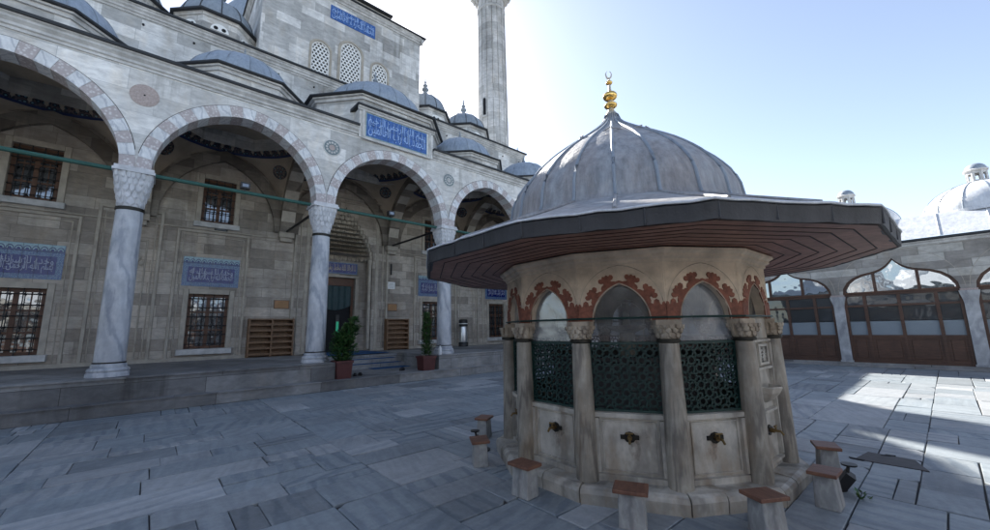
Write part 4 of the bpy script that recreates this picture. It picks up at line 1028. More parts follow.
# ------------------------------------------------------------------ fountain
FC = (4.84, 2.86); A0 = 14.0
FO = thing('ablution_fountain', 'twelve sided marble ablution fountain under a wide wooden eave and ribbed lead dome', 'fountain', (*FC, 0))
def ring12(r, z): return [(FC[0] + r * math.cos(R(A0 + 30 * k)), FC[1] + r * math.sin(R(A0 + 30 * k)), z) for k in range(12)]
def lathe12(mb, prof, m): mb.lathe(prof, 12, FC, R(A0), m, False)
def lathe12j(mb, prof, m, sub=9, jit=.006):
    """as lathe12, each side cut in short lengths that sag a little"""
    rnd = random.Random(5); n = 12 * sub; zj = [rnd.uniform(-jit, jit) for _ in range(n)]; rj = [rnd.uniform(-jit, jit) for _ in range(n)]; vs = []
    for r_, z_ in prof:
        P = ring12(r_, z_)
        for k in range(12):
            a, b = P[k], P[(k + 1) % 12]
            for i in range(sub):
                t_ = i / sub; q = k * sub + i; f = 1 + rj[q] / 2.7
                vs.append((FC[0] + (a[0] + (b[0] - a[0]) * t_ - FC[0]) * f, FC[1] + (a[1] + (b[1] - a[1]) * t_ - FC[1]) * f, z_ + zj[q]))
    mb.add(vs, [(j * n + i, j * n + (i + 1) % n, (j + 1) * n + (i + 1) % n, (j + 1) * n + i) for j in range(len(prof) - 1) for i in range(n)], m)
g = MB()
for k in range(12):                                              # worn kerb blocks of the plinth
    a0, a1 = R(A0 + 30 * k), R(A0 + 30 * (k + 1))
    P = lambda r, t_, z: (FC[0] + r * (math.cos(a0) * (1 - t_) + math.cos(a1) * t_), FC[1] + r * (math.sin(a0) * (1 - t_) + math.sin(a1) * t_), z)
    cut = random.choice((.38, .5, .62)); dz = random.uniform(-.012, .008)
    for t0, t1 in ((.006, cut - .006), (cut + .006, .994)):
        d2 = dz + random.uniform(-.006, .006)
        pr = [(1.79, -.01), (1.80, .10 + d2), (1.785, .135 + d2), (1.75, .155 + d2), (1.45, .165 + d2)]
        vs = [P(r, t0, z) for r, z in pr] + [P(r, t1, z) for r, z in pr]; n_ = len(pr)
        g.add(vs, [(i, i + 1, n_ + i + 1, n_ + i) for i in range(n_ - 1)] + [tuple(range(n_)), tuple(range(n_, 2 * n_))[::-1]], 'fmarble')
g.build('plinth', None, FO)
def face_frame(k):
    a = R(A0 + 15 + 30 * k); nn = Vector((math.cos(a), math.sin(a), 0)); uu = Vector((-math.sin(a), math.cos(a), 0))
    return FR(Vector((FC[0], FC[1], 0)) + nn * 1.545, uu, nn)
for k in range(12):
    F = face_frame(k); tapface = (k == 8)                         # k=8: face at 269 degrees with spout niche
    hw_ = .345
    # upper spandrel wall
    g = MB(); zs, zc = 1.645, 2.23; s_ = .268; pts = [(a, zs + b) for a, b in parch(s_, .365, 12)]
    P = [(.414, zs)] + pts + [(-.414, zs)]
    for w_ in (0, -.09):
        for p, q in zip(P, P[1:]): g.add([F(*p, w_), F(*q, w_), F(q[0], zc, w_), F(p[0], zc, w_)], [(0, 1, 2, 3)], 'fspan')
    for p, q in zip(P, P[1:]): g.add([F(*p, 0), F(*q, 0), F(*q, -.09), F(*p, -.09)], [(0, 1, 2, 3)], 'fspan')
    rim = [(a * 1.04, zs + (b * 1.03)) for a, b in parch(s_, .365, 12)]
    for p, q, r_, t_ in zip(pts, pts[1:], rim, rim[1:]): g.add([F(*p, .012), F(*q, .012), F(*t_, .012), F(*r_, .012), F(*t_, 0), F(*r_, 0)], [(0, 1, 2, 3), (3, 2, 4, 5)], 'fcap')
    oa = [(a, zs + .12 + b) for a, b in parch(.395, .43, 12)]; ob = [(a, zs + .12 + b) for a, b in parch(.402, .438, 12)]   # engraved outer line
    for i in range(24): g.add([F(*oa[i], .004), F(*oa[i + 1], .004), F(*ob[i + 1], .004), F(*ob[i], .004)], [(0, 1, 2, 3)], 'fcap')
    sp = g.build('spandrel', None, FO)
    g = MB()
    fl = [(-.080, -.004), (-.080, .022), (-.066, .040), (-.040, .050), (-.038, .062), (-.060, .066), (-.076, .084), (-.070, .108), (-.052, .116), (-.036, .106), (-.020, .128), (0, .118),
          (.020, .128), (.036, .106), (.052, .116), (.070, .108), (.076, .084), (.060, .066), (.038, .062), (.040, .050), (.066, .040), (.080, .022), (.080, -.004)]
    for (u, z, ang, sc_) in ((-.092, 1.975, 112, 1.05), (.092, 1.975, 68, 1.05), (-.205, 1.862, 140, 1.12), (.205, 1.862, 40, 1.12)):
        ca, sa = math.cos(R(ang)), math.sin(R(ang)); j_ = random.uniform(.94, 1.06)
        g.poly(F, [(max(-.40, min(.40, u + (rr_ * ca - tt_ * sa) * sc_ * j_)), z + (rr_ * sa + tt_ * ca) * sc_ * j_) for tt_, rr_ in fl], -.002, .009, 'fred')
    for sx in (-1, 1): g.poly(F, [(sx * x, z) for x, z in ((.262, 1.648), (.4135, 1.648), (.4135, 1.80), (.403, 1.825), (.386, 1.815), (.378, 1.79), (.366, 1.80), (.358, 1.835), (.334, 1.85), (.312, 1.835), (.306, 1.80), (.285, 1.81), (.25, 1.80))], -.002, .010, 'fred')
    # thin red rim linking the fleurons
    for i in range(24):
        if i in (-1,): continue
        g.add([F(rim[i][0], rim[i][1], .006), F(rim[i + 1][0], rim[i + 1][1], .006), F(rim[i + 1][0] * 1.10, zs + (rim[i + 1][1] - zs) * 1.07, .006), F(rim[i][0] * 1.10, zs + (rim[i][1] - zs) * 1.07, .006)], [(0, 1, 2, 3)], 'fred')
    g.build('red_voussoir', None, sp)
    if tapface:
        g = MB(); g.fbox(F, -hw_, hw_, .16, 1.66, -.10, -.02, 'fmarble')
        for a, b, c, d in ((-.27, .27, 1.40, 1.44), (-.27, .27, .22, .26), (-.27, -.23, .26, 1.40), (.23, .27, .26, 1.40), (-.23, .23, .70, .74), (-.23, .23, 1.12, 1.16)): g.fbox(F, a, b, c, d, -.025, .018, 'fmarble', .008)
        pn = g.build('panel', None, FO, 'carved marble panel with a star lattice and scalloped spout basin')
        g = MB(); g.fbox(F, -.12, .12, 1.19, 1.37, -.018, -.012, 'void')
        for i in range(6):
            a = PI * i / 6
            for dx in (-.06, .06):
                x, z = math.cos(a) * .085, math.sin(a) * .085; g.tube([F(dx - x * .8, 1.28 - z, .0), F(dx + x * .8, 1.28 + z, .0)], .008, 5, 'fmarble')
        for a, b, c, d in ((-.14, .14, 1.36, 1.385), (-.14, .14, 1.175, 1.20), (-.14, -.115, 1.2, 1.36), (.115, .14, 1.2, 1.36)): g.fbox(F, a, b, c, d, -.02, .02, 'fmarble')
        g.build('star_lattice', None, pn)
        g = MB(); cc = F(0, .93, 0); n_ = 16
        for (r0, z0_), (r1, z1_) in zip([(.02, .80), (.08, .84), (.13, .90), (.155, .955), (.15, .965), (.12, .93)], [(.08, .84), (.13, .90), (.155, .955), (.15, .965), (.12, .93), (.02, .88)]):
            vs = [F(r * 1.05 * math.sin(-PI / 2 + PI * i / n_) * (1 + .06 * math.cos(i * PI / 2)), z, -.02 + r * math.cos(-PI / 2 + PI * i / n_) * (1 + .06 * math.cos(i * PI / 2))) for r, z in ((r0, z0_), (r1, z1_)) for i in range(n_ + 1)]
            g.add(vs, [(i, i + 1, n_ + 2 + i, n_ + 1 + i) for i in range(n_)], 'fmarble', True)
        g.build('spout_basin', None, pn)
    else:
        g = MB(); g.fbox(F, -hw_, hw_, .14, .775, -.12, -.045, 'fmarble')
        for a, b, c, d in ((-hw_, hw_, .72, .775), (-hw_, hw_, .14, .215), (-hw_, -.27, .215, .72), (.27, hw_, .215, .72)): g.fbox(F, a, b, c, d, -.046, -.008, 'fmarble', .006)
        for a, b, c, d in ((-.25, .25, .685, .70), (-.25, .25, .235, .25), (-.25, -.235, .25, .685), (.235, .25, .25, .685)): g.fbox(F, a, b, c, d, -.046, -.030, 'fmarble', .003)
        pn = g.build('panel', None, FO)
        g = MB(); zg0, zg1 = .778, 1.44; gx = .335
        for a, b, c, d in ((-gx, gx, zg0, zg0 + .02), (-gx, gx, zg1 - .025, zg1), (-gx, -gx + .02, zg0, zg1), (gx - .02, gx, zg0, zg1)): g.fbox(F, a, b, c, d, -.075, -.045, 'green')
        # girih: ten-pointed rosettes joined by straight straps
        nx, nz = 4, 4; px_, pz_ = (2 * gx - .04) / nx, (zg1 - zg0 - .045) / nz; seen = set()
        def strap(u0, v0, u1, v1, t_=.0075):
            key = tuple(sorted(((round(u0, 3), round(v0, 3)), (round(u1, 3), round(v1, 3)))))
            if key in seen: return
            seen.add(key); lo_, hi_, b0, b1 = -gx + .01, gx - .01, zg0 + .01, zg1 - .01
            if max(u0, u1) > hi_ + .03 or min(u0, u1) < lo_ - .03 or max(v0, v1) > b1 + .03 or min(v0, v1) < b0 - .03: return
            cl = lambda u, v: (max(lo_, min(hi_, u)), max(b0, min(b1, v))); u0, v0 = cl(u0, v0); u1, v1 = cl(u1, v1)
            d = math.hypot(u1 - u0, v1 - v0)
            if d < .004: return
            nx_, nz_ = -(v1 - v0) / d * t_, (u1 - u0) / d * t_
            vs = [F(u0 + nx_, v0 + nz_, -.055), F(u1 + nx_, v1 + nz_, -.055), F(u1 - nx_, v1 - nz_, -.055), F(u0 - nx_, v0 - nz_, -.055)]
            vs2 = [F(u0 + nx_, v0 + nz_, -.068), F(u1 + nx_, v1 + nz_, -.068), F(u1 - nx_, v1 - nz_, -.068), F(u0 - nx_, v0 - nz_, -.068)]
            g.add(vs + vs2, [(0, 1, 2, 3), (0, 4, 5, 1), (2, 6, 7, 3)], 'green')
        for i in range(-1, nx + 2):
            for j in range(-1, nz + 2):
                cu, cv = -gx + .02 + i * px_ , zg0 + .02 + j * pz_
                for (cu2, cv2, off) in ((cu, cv, 0), (cu + px_ / 2, cv + pz_ / 2, R(18))):
                    for q in range(10):
                        a = off + 2 * PI * q / 10; b = off + 2 * PI * (q + 1) / 10; mid = (a + b) / 2
                        r1, r2, r3 = px_ * .19, px_ * .30, px_ * .50
                        strap(cu2 + r2 * math.cos(a), cv2 + r2 * math.sin(a), cu2 + r1 * math.cos(mid), cv2 + r1 * math.sin(mid))
                        strap(cu2 + r1 * math.cos(mid), cv2 + r1 * math.sin(mid), cu2 + r2 * math.cos(b), cv2 + r2 * math.sin(b))
                        if q % 2 == 0: strap(cu2 + r2 * math.cos(a), cv2 + r2 * math.sin(a), cu2 + r3 * math.cos(a), cv2 + r3 * math.sin(a))
        g.build('grille', None, FO)
        g = MB(); Q = [(.335, 1.445), (.335, 1.64)] + [(a * .99, b) for a, b in pts] + [(-.335, 1.64), (-.335, 1.445)]
        g.add([F(*p, -.06) for p in Q], [tuple(range(len(Q)))], 'acrylic' if k == 6 else 'glass_f'); g.build('arched_pane', None, FO)
    if not tapface:                                              # rust and limescale run-marks below the tap
        g = MB(); rn = random.Random(k)
        for (cu, cv, ww, hh_, mm) in ((rn.uniform(-.07, .07), .47, .06, .17, 'rust'), (rn.uniform(-.05, .05), .56, .14, .10, 'rust2')):
            g.poly(F, [(cu + ww * math.cos(2 * PI * i / 18) * rn.uniform(.6, 1.1), cv + hh_ * math.sin(2 * PI * i / 18) * rn.uniform(.6, 1.1)) for i in range(18)], -.05, -.0445, mm)
        g.build('rust_stain', None, pn)
    # tap on a dark lozenge plate
    g = MB(); zt_ = .55 if not tapface else .53; wb = -.046 if not tapface else -.02
    g.poly(F, [(-.085, zt_ + .02), (-.085, zt_ - .02), (-.05, zt_ - .02), (-.035, zt_ - .04), (0, zt_ - .052), (.035, zt_ - .04), (.05, zt_ - .02), (.085, zt_ - .02), (.085, zt_ + .02), (.05, zt_ + .02), (.035, zt_ + .04), (0, zt_ + .052), (-.035, zt_ + .04), (-.05, zt_ + .02)], wb, wb + .012, 'bronze')
    tp = g.build('tap', None, pn); 
    g = MB(); g.tube([F(0, zt_, wb), F(0, zt_, wb + .05)], .022, 10, 'brass'); g.tube([F(0, zt_, wb + .03), F(0, zt_ + .002, wb + .10), F(0, zt_ - .03, wb + .125)], [.014, .012, .011], 8, 'brass')
    g.tube([F(0, zt_, wb + .06), F(0, zt_ + .045, wb + .06)], .008, 6, 'brass'); g.tube([F(-.035, zt_ + .045, wb + .06), F(.035, zt_ + .045, wb + .06)], .009, 6, 'brass'); g.build('spout', None, tp)
# columns at the corners
for k in range(12):
    a = R(A0 + 30 * k); c = (FC[0] + 1.585 * math.cos(a), FC[1] + 1.585 * math.sin(a))
    g = MB(); g.lathe([(.110, .15), (.108, .3), (.098, 1.0), (.088, 1.43)], 16, c, a, 'fcol'); cl = g.build('column', None, FO)
    g = MB(); g.lathe([(.095, 1.435), (.107, 1.44), (.107, 1.465), (.095, 1.47)], 16, c, a, 'bronze'); g.build('collar', None, cl)
    g = MB(); n_ = 16; e_ = [(.092, 1.47, 2), (.098, 1.51, 2.5), (.108, 1.56, 4), (.114, 1.60, 8)]; vs = []
    for r, z, e in e_: vs += [(c[0] + r * sq(e)(2 * PI * i / n_) * math.cos(a + 2 * PI * i / n_), c[1] + r * sq(e)(2 * PI * i / n_) * math.sin(a + 2 * PI * i / n_), z) for i in range(n_)]
    g.add(vs, [(j * n_ + i, j * n_ + (i + 1) % n_, (j + 1) * n_ + (i + 1) % n_, (j + 1) * n_ + i) for j in range(3) for i in range(n_)], 'fcap')
    for kk, (r, z, h) in enumerate(((.092, 1.472, .055), (.099, 1.515, .055), (.108, 1.555, .045))):
        for i in range(10 + 2 * kk):
            b = a + 2 * PI * (i + .5 * (kk % 2)) / (10 + 2 * kk); rr_ = r * sq(2 + kk * 2)(b - a)
            tooth(g, (c[0] + rr_ * math.cos(b), c[1] + rr_ * math.sin(b), z), (-math.sin(b), math.cos(b), 0), (math.cos(b), math.sin(b), 0), 2 * PI * r / (10 + 2 * kk) * .92, h, .02, 'fcap')
    F2 = FR(Vector((*c, 0)), (-math.sin(a), math.cos(a), 0), (math.cos(a), math.sin(a), 0))
    g.fbox(F2, -.118, .118, 1.60, 1.645, -.12, .055, 'fcap'); g.build('capital', None, cl)
    g = MB(); g.fbox(F2, -.03, .03, 1.83, 2.23, -.1, .012, 'fspan', .012); g.build('arris_strip', None, cl)
g = MB(); r_ = 1.66
pts = ring12(1.622, 1.672); g.tube(pts + [pts[0]], .011, 6, 'green', False, False); g.build('tie_ring', None, FO)
g = MB(); lathe12(g, [(1.59, 2.2), (1.62, 2.215), (1.62, 2.24), (1.66, 2.26), (1.66, 2.285), (1.70, 2.31), (1.70, 2.335), (1.5, 2.336)], 'fspan'); g.build('cornice', None, FO)
# inner basin and ceiling; basin coloured dark, standing in for shade behind the grilles
g = MB(); lathe12(g, [(1.0, .1), (1.0, 1.18), (1.05, 1.2), (1.05, 1.25), (.95, 1.25), (.95, .6), (.02, .6)], 'drain'); lathe12(g, [(1.48, 2.24), (.01, 2.24)], 'plaster')
g.lathe([(.12, .6), (.1, 1.5), (.24, 1.56), (.26, 1.6), (.05, 1.56), (.04, 1.9), (.1, 1.93), (.01, 1.95)], 20, FC, 0, 'fmarble'); g.build('inner_basin', None, FO)
# eave: soffit boards, fascia, roof
g = MB(); RE, ZE = 2.74, 2.45; nb = 7; zz = 2.335
for i in range(nb):
    ra = 1.66 + (RE - .02 - 1.66) * i / nb; rb = 1.66 + (RE - .02 - 1.66) * (i + 1) / nb - .006; za, zb2 = 2.352 - .005 * i, 2.348 - .005 * i
    lathe12(g, [(ra, za), (rb, zb2)], 'soffit_wood')
    lathe12(g, [(rb - .006, zb2 - .001), (rb - .005, zb2 - .005), (rb + .004, zb2 - .005), (rb + .0045, zb2 + .004)], 'groove')
pl = ring12(RE - .03, 2.312); 
g.build('soffit', None, FO)
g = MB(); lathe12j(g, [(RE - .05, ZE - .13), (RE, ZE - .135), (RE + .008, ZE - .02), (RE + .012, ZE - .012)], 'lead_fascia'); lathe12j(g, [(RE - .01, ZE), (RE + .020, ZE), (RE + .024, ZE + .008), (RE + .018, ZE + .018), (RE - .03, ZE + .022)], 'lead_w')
for k in range(12):                                              # lapped lead joints on the fascia
    p0, p1 = ring12(RE + .006, 0)[k], ring12(RE + .006, 0)[(k + 1) % 12]
    for t_ in (.02, .35, .68):
        x, y = p0[0] + (p1[0] - p0[0]) * t_, p0[1] + (p1[1] - p0[1]) * t_; g.tube([(x, y, ZE - .125), (x, y, ZE)], .009, 5, 'lead_fascia')
g.build('fascia', None, FO)
RB = 1.56; ZD = 2.93
g = MB(); n_ = 96; outer = []; inner = []
for i in range(n_):
    a = 2 * PI * i / n_; rel = ((math.degrees(a) - A0) % 30) - 15; ro = (RE + .01) * math.cos(R(15)) / math.cos(R(rel)); outer.append((ro, a)); 
lv = [0, .25, .5, .75, 1]
vs = []
for t_ in lv:
    for ro, a in outer:
        r = ro + (RB - ro) * t_; z = ZE + .015 + (ZD - ZE - .015) * (t_ * .93 + .07 * t_ * t_); vs.append((FC[0] + r * math.cos(a), FC[1] + r * math.sin(a), z))
g.add(vs, [(j * n_ + i, j * n_ + (i + 1) % n_, (j + 1) * n_ + (i + 1) % n_, (j + 1) * n_ + i) for j in range(4) for i in range(n_)], 'lead_f')
for i in range(22):
    a = R(210) + 2 * PI * i / 22; rel = ((math.degrees(a) - A0) % 30) - 15; ro = (RE) * math.cos(R(15)) / math.cos(R(rel))
    g.tube([(FC[0] + r * math.cos(a), FC[1] + r * math.sin(a), z) for r, z in ((ro + .01, ZE + .02), ((ro + RB) / 2, (ZE + ZD) / 2 + .008), (RB - .02, ZD + .01))], .017, 6, 'lead_f')
g.build('roof', None, FO)
DP = [(1.60, 2.90), (1.55, 2.94), (1.53, 3.0), (1.515, 3.1), (1.50, 3.2), (1.465, 3.3), (1.415, 3.4), (1.345, 3.5), (1.265, 3.6), (1.17, 3.7), (1.065, 3.8), (.95, 3.9), (.82, 4.0), (.685, 4.1), (.545, 4.2), (.405, 4.3), (.28, 4.4), (.19, 4.48), (.125, 4.56), (.09, 4.66)]
g = MB(); g.lathe(DP, 88, FC, 0, 'lead_f')
for i in range(22):
    a = R(210) + 2 * PI * i / 22
    g.tube([(FC[0] + (r + .006) * math.cos(a), FC[1] + (r + .006) * math.sin(a), z) for r, z in DP[1:]], [.019] * 15 + [.016, .012, .009, .007][:len(DP[1:]) - 15], 6, 'lead', True, False)
    for (r, z) in (DP[13] if i % 2 else (.75, 4.05), ):
        b = a + 2 * PI / 22
        g.tube([(FC[0] + (r + .003) * math.cos(a + (b - a) * t_ / 4), FC[1] + (r + .003) * math.sin(a + (b - a) * t_ / 4), z + (.02 * (t_ - 2) * (1 if i % 2 else -1))) for t_ in range(5)], .009, 5, 'lead_f', True, False)
g.build('dome', None, FO)
g = MB()
fp = [(.10, 4.62), (.095, 4.66), (.055, 4.72), (.038, 4.76), (.036, 4.775)]
def ball(z, r, h): return [(r * math.sin(PI * i / 10) + .028 * (i in (0, 10)), z - h * math.cos(PI * i / 10)) for i in range(11)]
g.lathe(fp, 20, FC, 0, 'goldpale'); g.lathe(ball(4.82, .095, .045), 24, FC, 0, 'gold'); g.lathe([(.028, 4.86), (.04, 4.885), (.03, 4.9)], 16, FC, 0, 'goldpale')
g.lathe(ball(4.97, .105, .07), 24, FC, 0, 'gold'); g.lathe([(.03, 5.03), (.022, 5.10), (.02, 5.16)], 16, FC, 0, 'goldpale'); g.lathe(ball(5.19, .05, .03), 20, FC, 0, 'gold'); g.lathe([(.018, 5.215), (.008, 5.26)], 12, FC, 0, 'goldpale')
cr = []
for i in range(17):
    a = R(-60) - R(300) * i / 16; cr.append((FC[0] + .055 * math.cos(a) * .75, FC[1] - .055 * math.cos(a) * .65, 5.325 + .065 * math.sin(a)))
cr = [(FC[0] + .042 * math.sin(R(20 + 320 * i / 16)) * .75, FC[1] - .042 * math.sin(R(20 + 320 * i / 16)) * .65, 5.325 + .062 * math.cos(R(20 + 320 * i / 16))) for i in range(17)]
g.tube(cr, [.003 + .011 * math.sin(PI * i / 16) for i in range(17)], 6, 'goldpale'); g.build('finial', None, FO)

# ------------------------------------------------------------------ stools round the fountain
def stool():
    t_ = thing('ablution_stool', '', 'stool', (0, 0, 0), 'stools round the ablution fountain')
    g = MB(); w1, d1 = .105, .085
    vs = [(sx * (w1 + k * .012), sy * (d1 + k * .018), z) for z, k in ((0, 1), (.315, 0)) for sx, sy in ((-1, -1), (1, -1), (1, 1), (-1, 1))]
    g.add(vs, [(3, 2, 1, 0), (4, 5, 6, 7)] + [(i, (i + 1) % 4, 4 + (i + 1) % 4, 4 + i) for i in range(4)], 'stool_st')
    o_ = g.build('pedestal', None, t_); bv = o_.modifiers.new('bevel', 'BEVEL'); bv.width = .012; bv.segments = 3
    g = MB(); g.box(-.148, .148, -.122, .122, .316, .352, 'seat_wood'); o_ = g.build('seat', None, t_); bv = o_.modifiers.new('bevel', 'BEVEL'); bv.width = .006; bv.segments = 2
    return t_
base_st = stool(); first = True
ST = [(117, 'smallest looking stool, farthest round the left side of the fountain', 0, 2.12), (150, 'wooden topped stool second from the far left, beside a floodlight', 0, 2.02), (179, 'wooden topped stool facing the leftmost green grille, third from the left', 4, 1.98),
      (209, 'narrow stool directly in front of the clearest arched pane of the fountain', -3, 2.00), (237, 'large nearest stool at the lower edge, right of the front pane', 3, 2.08), (264, 'near stool of the right hand pair, a weed tuft at its foot', 5, 1.98), (292, 'farther stool of the right hand pair, mostly behind the near one', 0, 1.96)]
for a, lab, tw, rad in ST:
    if first: s_ = base_st; kids = []; first = False
    else:
        s_ = base_st.copy(); COL.objects.link(s_)
        for ch in list(base_st.children):
            k = ch.copy(); COL.objects.link(k); k.parent = s_
    s_['label'] = lab; s_.location = (FC[0] + rad * math.cos(R(a)), FC[1] + rad * math.sin(R(a)), 0); s_.rotation_euler = (R(random.uniform(-1.6, 1.6)), R(random.uniform(-1.6, 1.6)), R(a + 90 + tw)); s_.scale = (.88 * random.uniform(.95, 1.05), .88 * random.uniform(.95, 1.05), .86 * random.uniform(.96, 1.04))

# ------------------------------------------------------------------ ground floodlights beside the fountain
def flood(a, label, rad=1.96):
    t_ = thing('ground_floodlight', label, 'floodlight', (FC[0] + rad * math.cos(R(a)), FC[1] + rad * math.sin(R(a)), 0), 'floodlights beside the fountain', R(a + 90))
    g = MB(); g.lathe([(.085, 0), (.085, .02), (.03, .03), (.02, .06)], 20, (0, 0), 0, 'black', capb=True); g.tube([(0, -.02, .02), (0, -.09, .12), (0, -.115, .235)], .014, 6, 'black'); g.build('base', None, t_, fix=False)
    g = MB(); q = Matrix.Rotation(R(35), 4, 'X')
    b = MB(); b.box(-.085, .085, -.05, .03, .05, .2, 'black'); b.v = [tuple(q @ Vector(v)) for v in b.v]; b.build('lamp_head', None, t_, fix=False)
    b = MB(); b.lathe([(.0, .23), (.06, .235), (.062, .25), (.0, .255)], 16, (0, -.12), 0, 'black'); b.build('shade', None, t_, fix=False)
flood(134, 'small black floodlight on the paving between the two farthest left stools and fountain'); flood(279, 'small black floodlight tucked between the right hand stools and fountain plinth')

# ------------------------------------------------------------------ things on the portico
def bits(name, label, cat, loc, group=None): return thing(name, label, cat, loc, group)
def rack(x0, x1, cols_, rows, label):
    y0, y1 = YW - .36, YW - .07; z0, z1 = .725, 2.09
    r_ = thing('shoe_rack', label, 'shoe rack', ((x0 + x1) / 2, y0, z0))
    g = MB()
    for i in range(cols_ + 1): x = x0 + (x1 - x0 - .05) * i / cols_; g.box(x, x + .05, y0, y1, z0, z1)
    g.box(x0 + .05, x1 - .05, y1 - .02, y1 - .002, z0, z1 - .002); g.box(x0 + .05, x1 - .05, y0 + .003, y1 - .02, z1 - .05, z1 - .003)
    g.build('frame', 'shelf_wood', r_)
    for c in range(cols_):
        for j in range(rows):
            a = x0 + (x1 - x0 - .05) * c / cols_ + .052; b = x0 + (x1 - x0 - .05) * (c + 1) / cols_ - .002; z = z0 + .06 + (z1 - z0 - .1) * j / rows
            g = MB(); g.box(a, b, y0 + .01, y1 - .022, z, z + .025); g.box(a, b, y0 + .004, y0 + .02, z + .026, z + .075); g.build('shelf', 'shelf_wood', r_)
rack(2.58, 4.06, 2, 6, 'wide two bay wooden shoe rack against the wall left of the portal')
rack(7.82, 8.9, 1, 6, 'narrow single bay wooden shoe rack against the wall right of the portal')
def plaque(x0, x1, z0, z1, label, m='plaque', txt=None, name='wall_plaque', cat='plaque'):
    t_ = thing(name, label, cat, ((x0 + x1) / 2, YW, z0)); F = FS(YW)
    g = MB(); g.fbox(F, x0, x1, z0, z1, .002, .03, 'shelf_wood' if m == 'plaque' else m, .006); g.build('board', None, t_)
    g = MB(); g.fbox(F, x0 + .03, x1 - .03, z0 + .03, z1 - .03, .028, .034, m if m != 'white' else 'white'); f_ = g.build('face', None, t_)
    g = MB()
    for i in range(4):
        z = z1 - .06 - (z1 - z0 - .1) * (i + .5) / 4; wd = (x1 - x0) * random.uniform(.5, .75)
        g.fbox(F, (x0 + x1) / 2 - wd / 2, (x0 + x1) / 2 + wd / 2, z - .006, z + .006, .034, .036, 'brass' if m == 'plaque' else 'verd')
    g.build('text_lines', None, f_)
plaque(3.39, 3.92, 2.47, 2.80, 'small brown wooden plaque on the wall above the wide shoe rack')
plaque(7.97, 8.45, 2.45, 2.78, 'small brown wooden plaque on the wall above the narrow shoe rack')
plaque(7.95, 8.32, 3.45, 3.78, 'small white square notice on the wall above the right wooden plaque', 'white', name='wall_notice', cat='notice')
plaque(1.35, 1.75, 5.18, 5.36, 'small dark sign box on the wall just under the upper window of the second bay', 'iron', name='sign_box', cat='sign')
g = MB(); F = FS(YW); g.fbox(F, 8.08, 8.14, 4.1, 4.62, .002, .06, 'iron', .005); tag(g.build('wall_bracket', None), 'slim black vertical bracket on the wall above the white notice', 'bracket')

def spot(x, label, y=YC):
    t_ = thing('spotlight', label, 'spotlight', (x, y, 5.4), 'spotlights clamped to the green tie rod')
    g = MB(); g.box(x - .02, x + .02, y - .04, y + .04, 5.36, 5.46, 'black'); g.build('clamp', None, t_)
    g = MB(); g.box(x - .11, x + .11, y - .10, y + .06, 5.46, 5.62, 'black'); h = g.build('lamp_head', None, t_)
    g = MB(); g.box(x - .07, x + .07, y - .106, y - .099, 5.50, 5.58, 'glass'); g.build('lens', None, h)
spot(1.57, 'black spotlight on the green tie rod in the second arch from the left')
spot(5.85, 'black spotlight on the green tie rod in the portal arch')
spot(10.3, 'black spotlight on the green tie rod in the arch right of the portal')

def leaves(mb, c, n, rx, rz, size, mats, bias=0):
    for _ in range(n):
        a = random.uniform(0, 2 * PI); t_ = random.random(); z = c[2] + (t_ * 2 - 1) * rz
        rr_ = rx * math.sqrt(max(.05, 1 - (t_ * 2 - 1 - bias) ** 2 * .85)) * random.uniform(.35, 1.05) * (1 + .3 * math.sin(a * 3 + z * 9))
        p = Vector((c[0] + rr_ * math.cos(a), c[1] + rr_ * math.sin(a), z))
        d = Vector((math.cos(a) * .8, math.sin(a) * .8, random.uniform(-.2, 1.1))).normalized(); sd_ = d.cross(Vector((random.uniform(-.4, .4), random.uniform(-.4, .4), 1))).normalized()
        s_ = size * random.uniform(.6, 1.3)
        mb.add([p, p + d * s_ * .5 + sd_ * s_ * .22, p + d * s_, p + d * s_ * .5 - sd_ * s_ * .22], [(0, 1, 2, 3)], random.choice(mats))
def potted(loc, w_, h, label, build):
    t_ = thing('potted_shrub', label, 'potted plant', loc, 'potted shrubs by the portal steps')
    x, y, z = loc; g = MB(); a, b = w_ * .42, w_ * .5
    vs = [(x + sx * q, y + sy * q, z + zz) for q, zz in ((a, 0), (b * .97, h - .07), (b * 1.06, h - .07), (b * 1.06, h), (b * .9, h), (b * .88, h - .05)) for sx, sy in ((-1, -1), (1, -1), (1, 1), (-1, 1))]
    g.add(vs, [(3, 2, 1, 0)] + [(j * 4 + i, j * 4 + (i + 1) % 4, j * 4 + 4 + (i + 1) % 4, j * 4 + 4 + i) for j in range(5) for i in range(4)], 'pot'); pt = g.build('planter', None, t_)
    g = MB(); q = b * .88; g.add([(x - q, y - q, z + h - .045), (x + q, y - q, z + h - .045), (x + q, y + q, z + h - .045), (x - q, y + q, z + h - .045)], [(0, 1, 2, 3)], 'soil'); g.build('soil', None, pt)
    g = MB(); s2 = MB(); build(g, s2, x, y, z + h); g.build('foliage', None, t_); s2.build('stem', None, t_)
def bush1(g, s_, x, y, z):
    s_.tube([(x, y, z - .06), (x + .02, y, z + .3), (x + .12, y, z + .7), (x + .25, y, z + 1.1)], [.02, .017, .012, .006], 6, 'stem'); s_.tube([(x, y, z), (x - .15, y, z + .45)], [.012, .005], 5, 'stem')
    leaves(g, (x, y, z + .3), 1500, .30, .34, .12, ('leaf', 'leaf2', 'leaf')); leaves(g, (x + .14, y, z + .72), 900, .2, .28, .11, ('leaf', 'leaf2')); leaves(g, (x + .30, y + .02, z + 1.0), 420, .13, .22, .10, ('leaf', 'leaf2')); leaves(g, (x - .16, y, z + .62), 220, .12, .2, .09, ('leaf',))
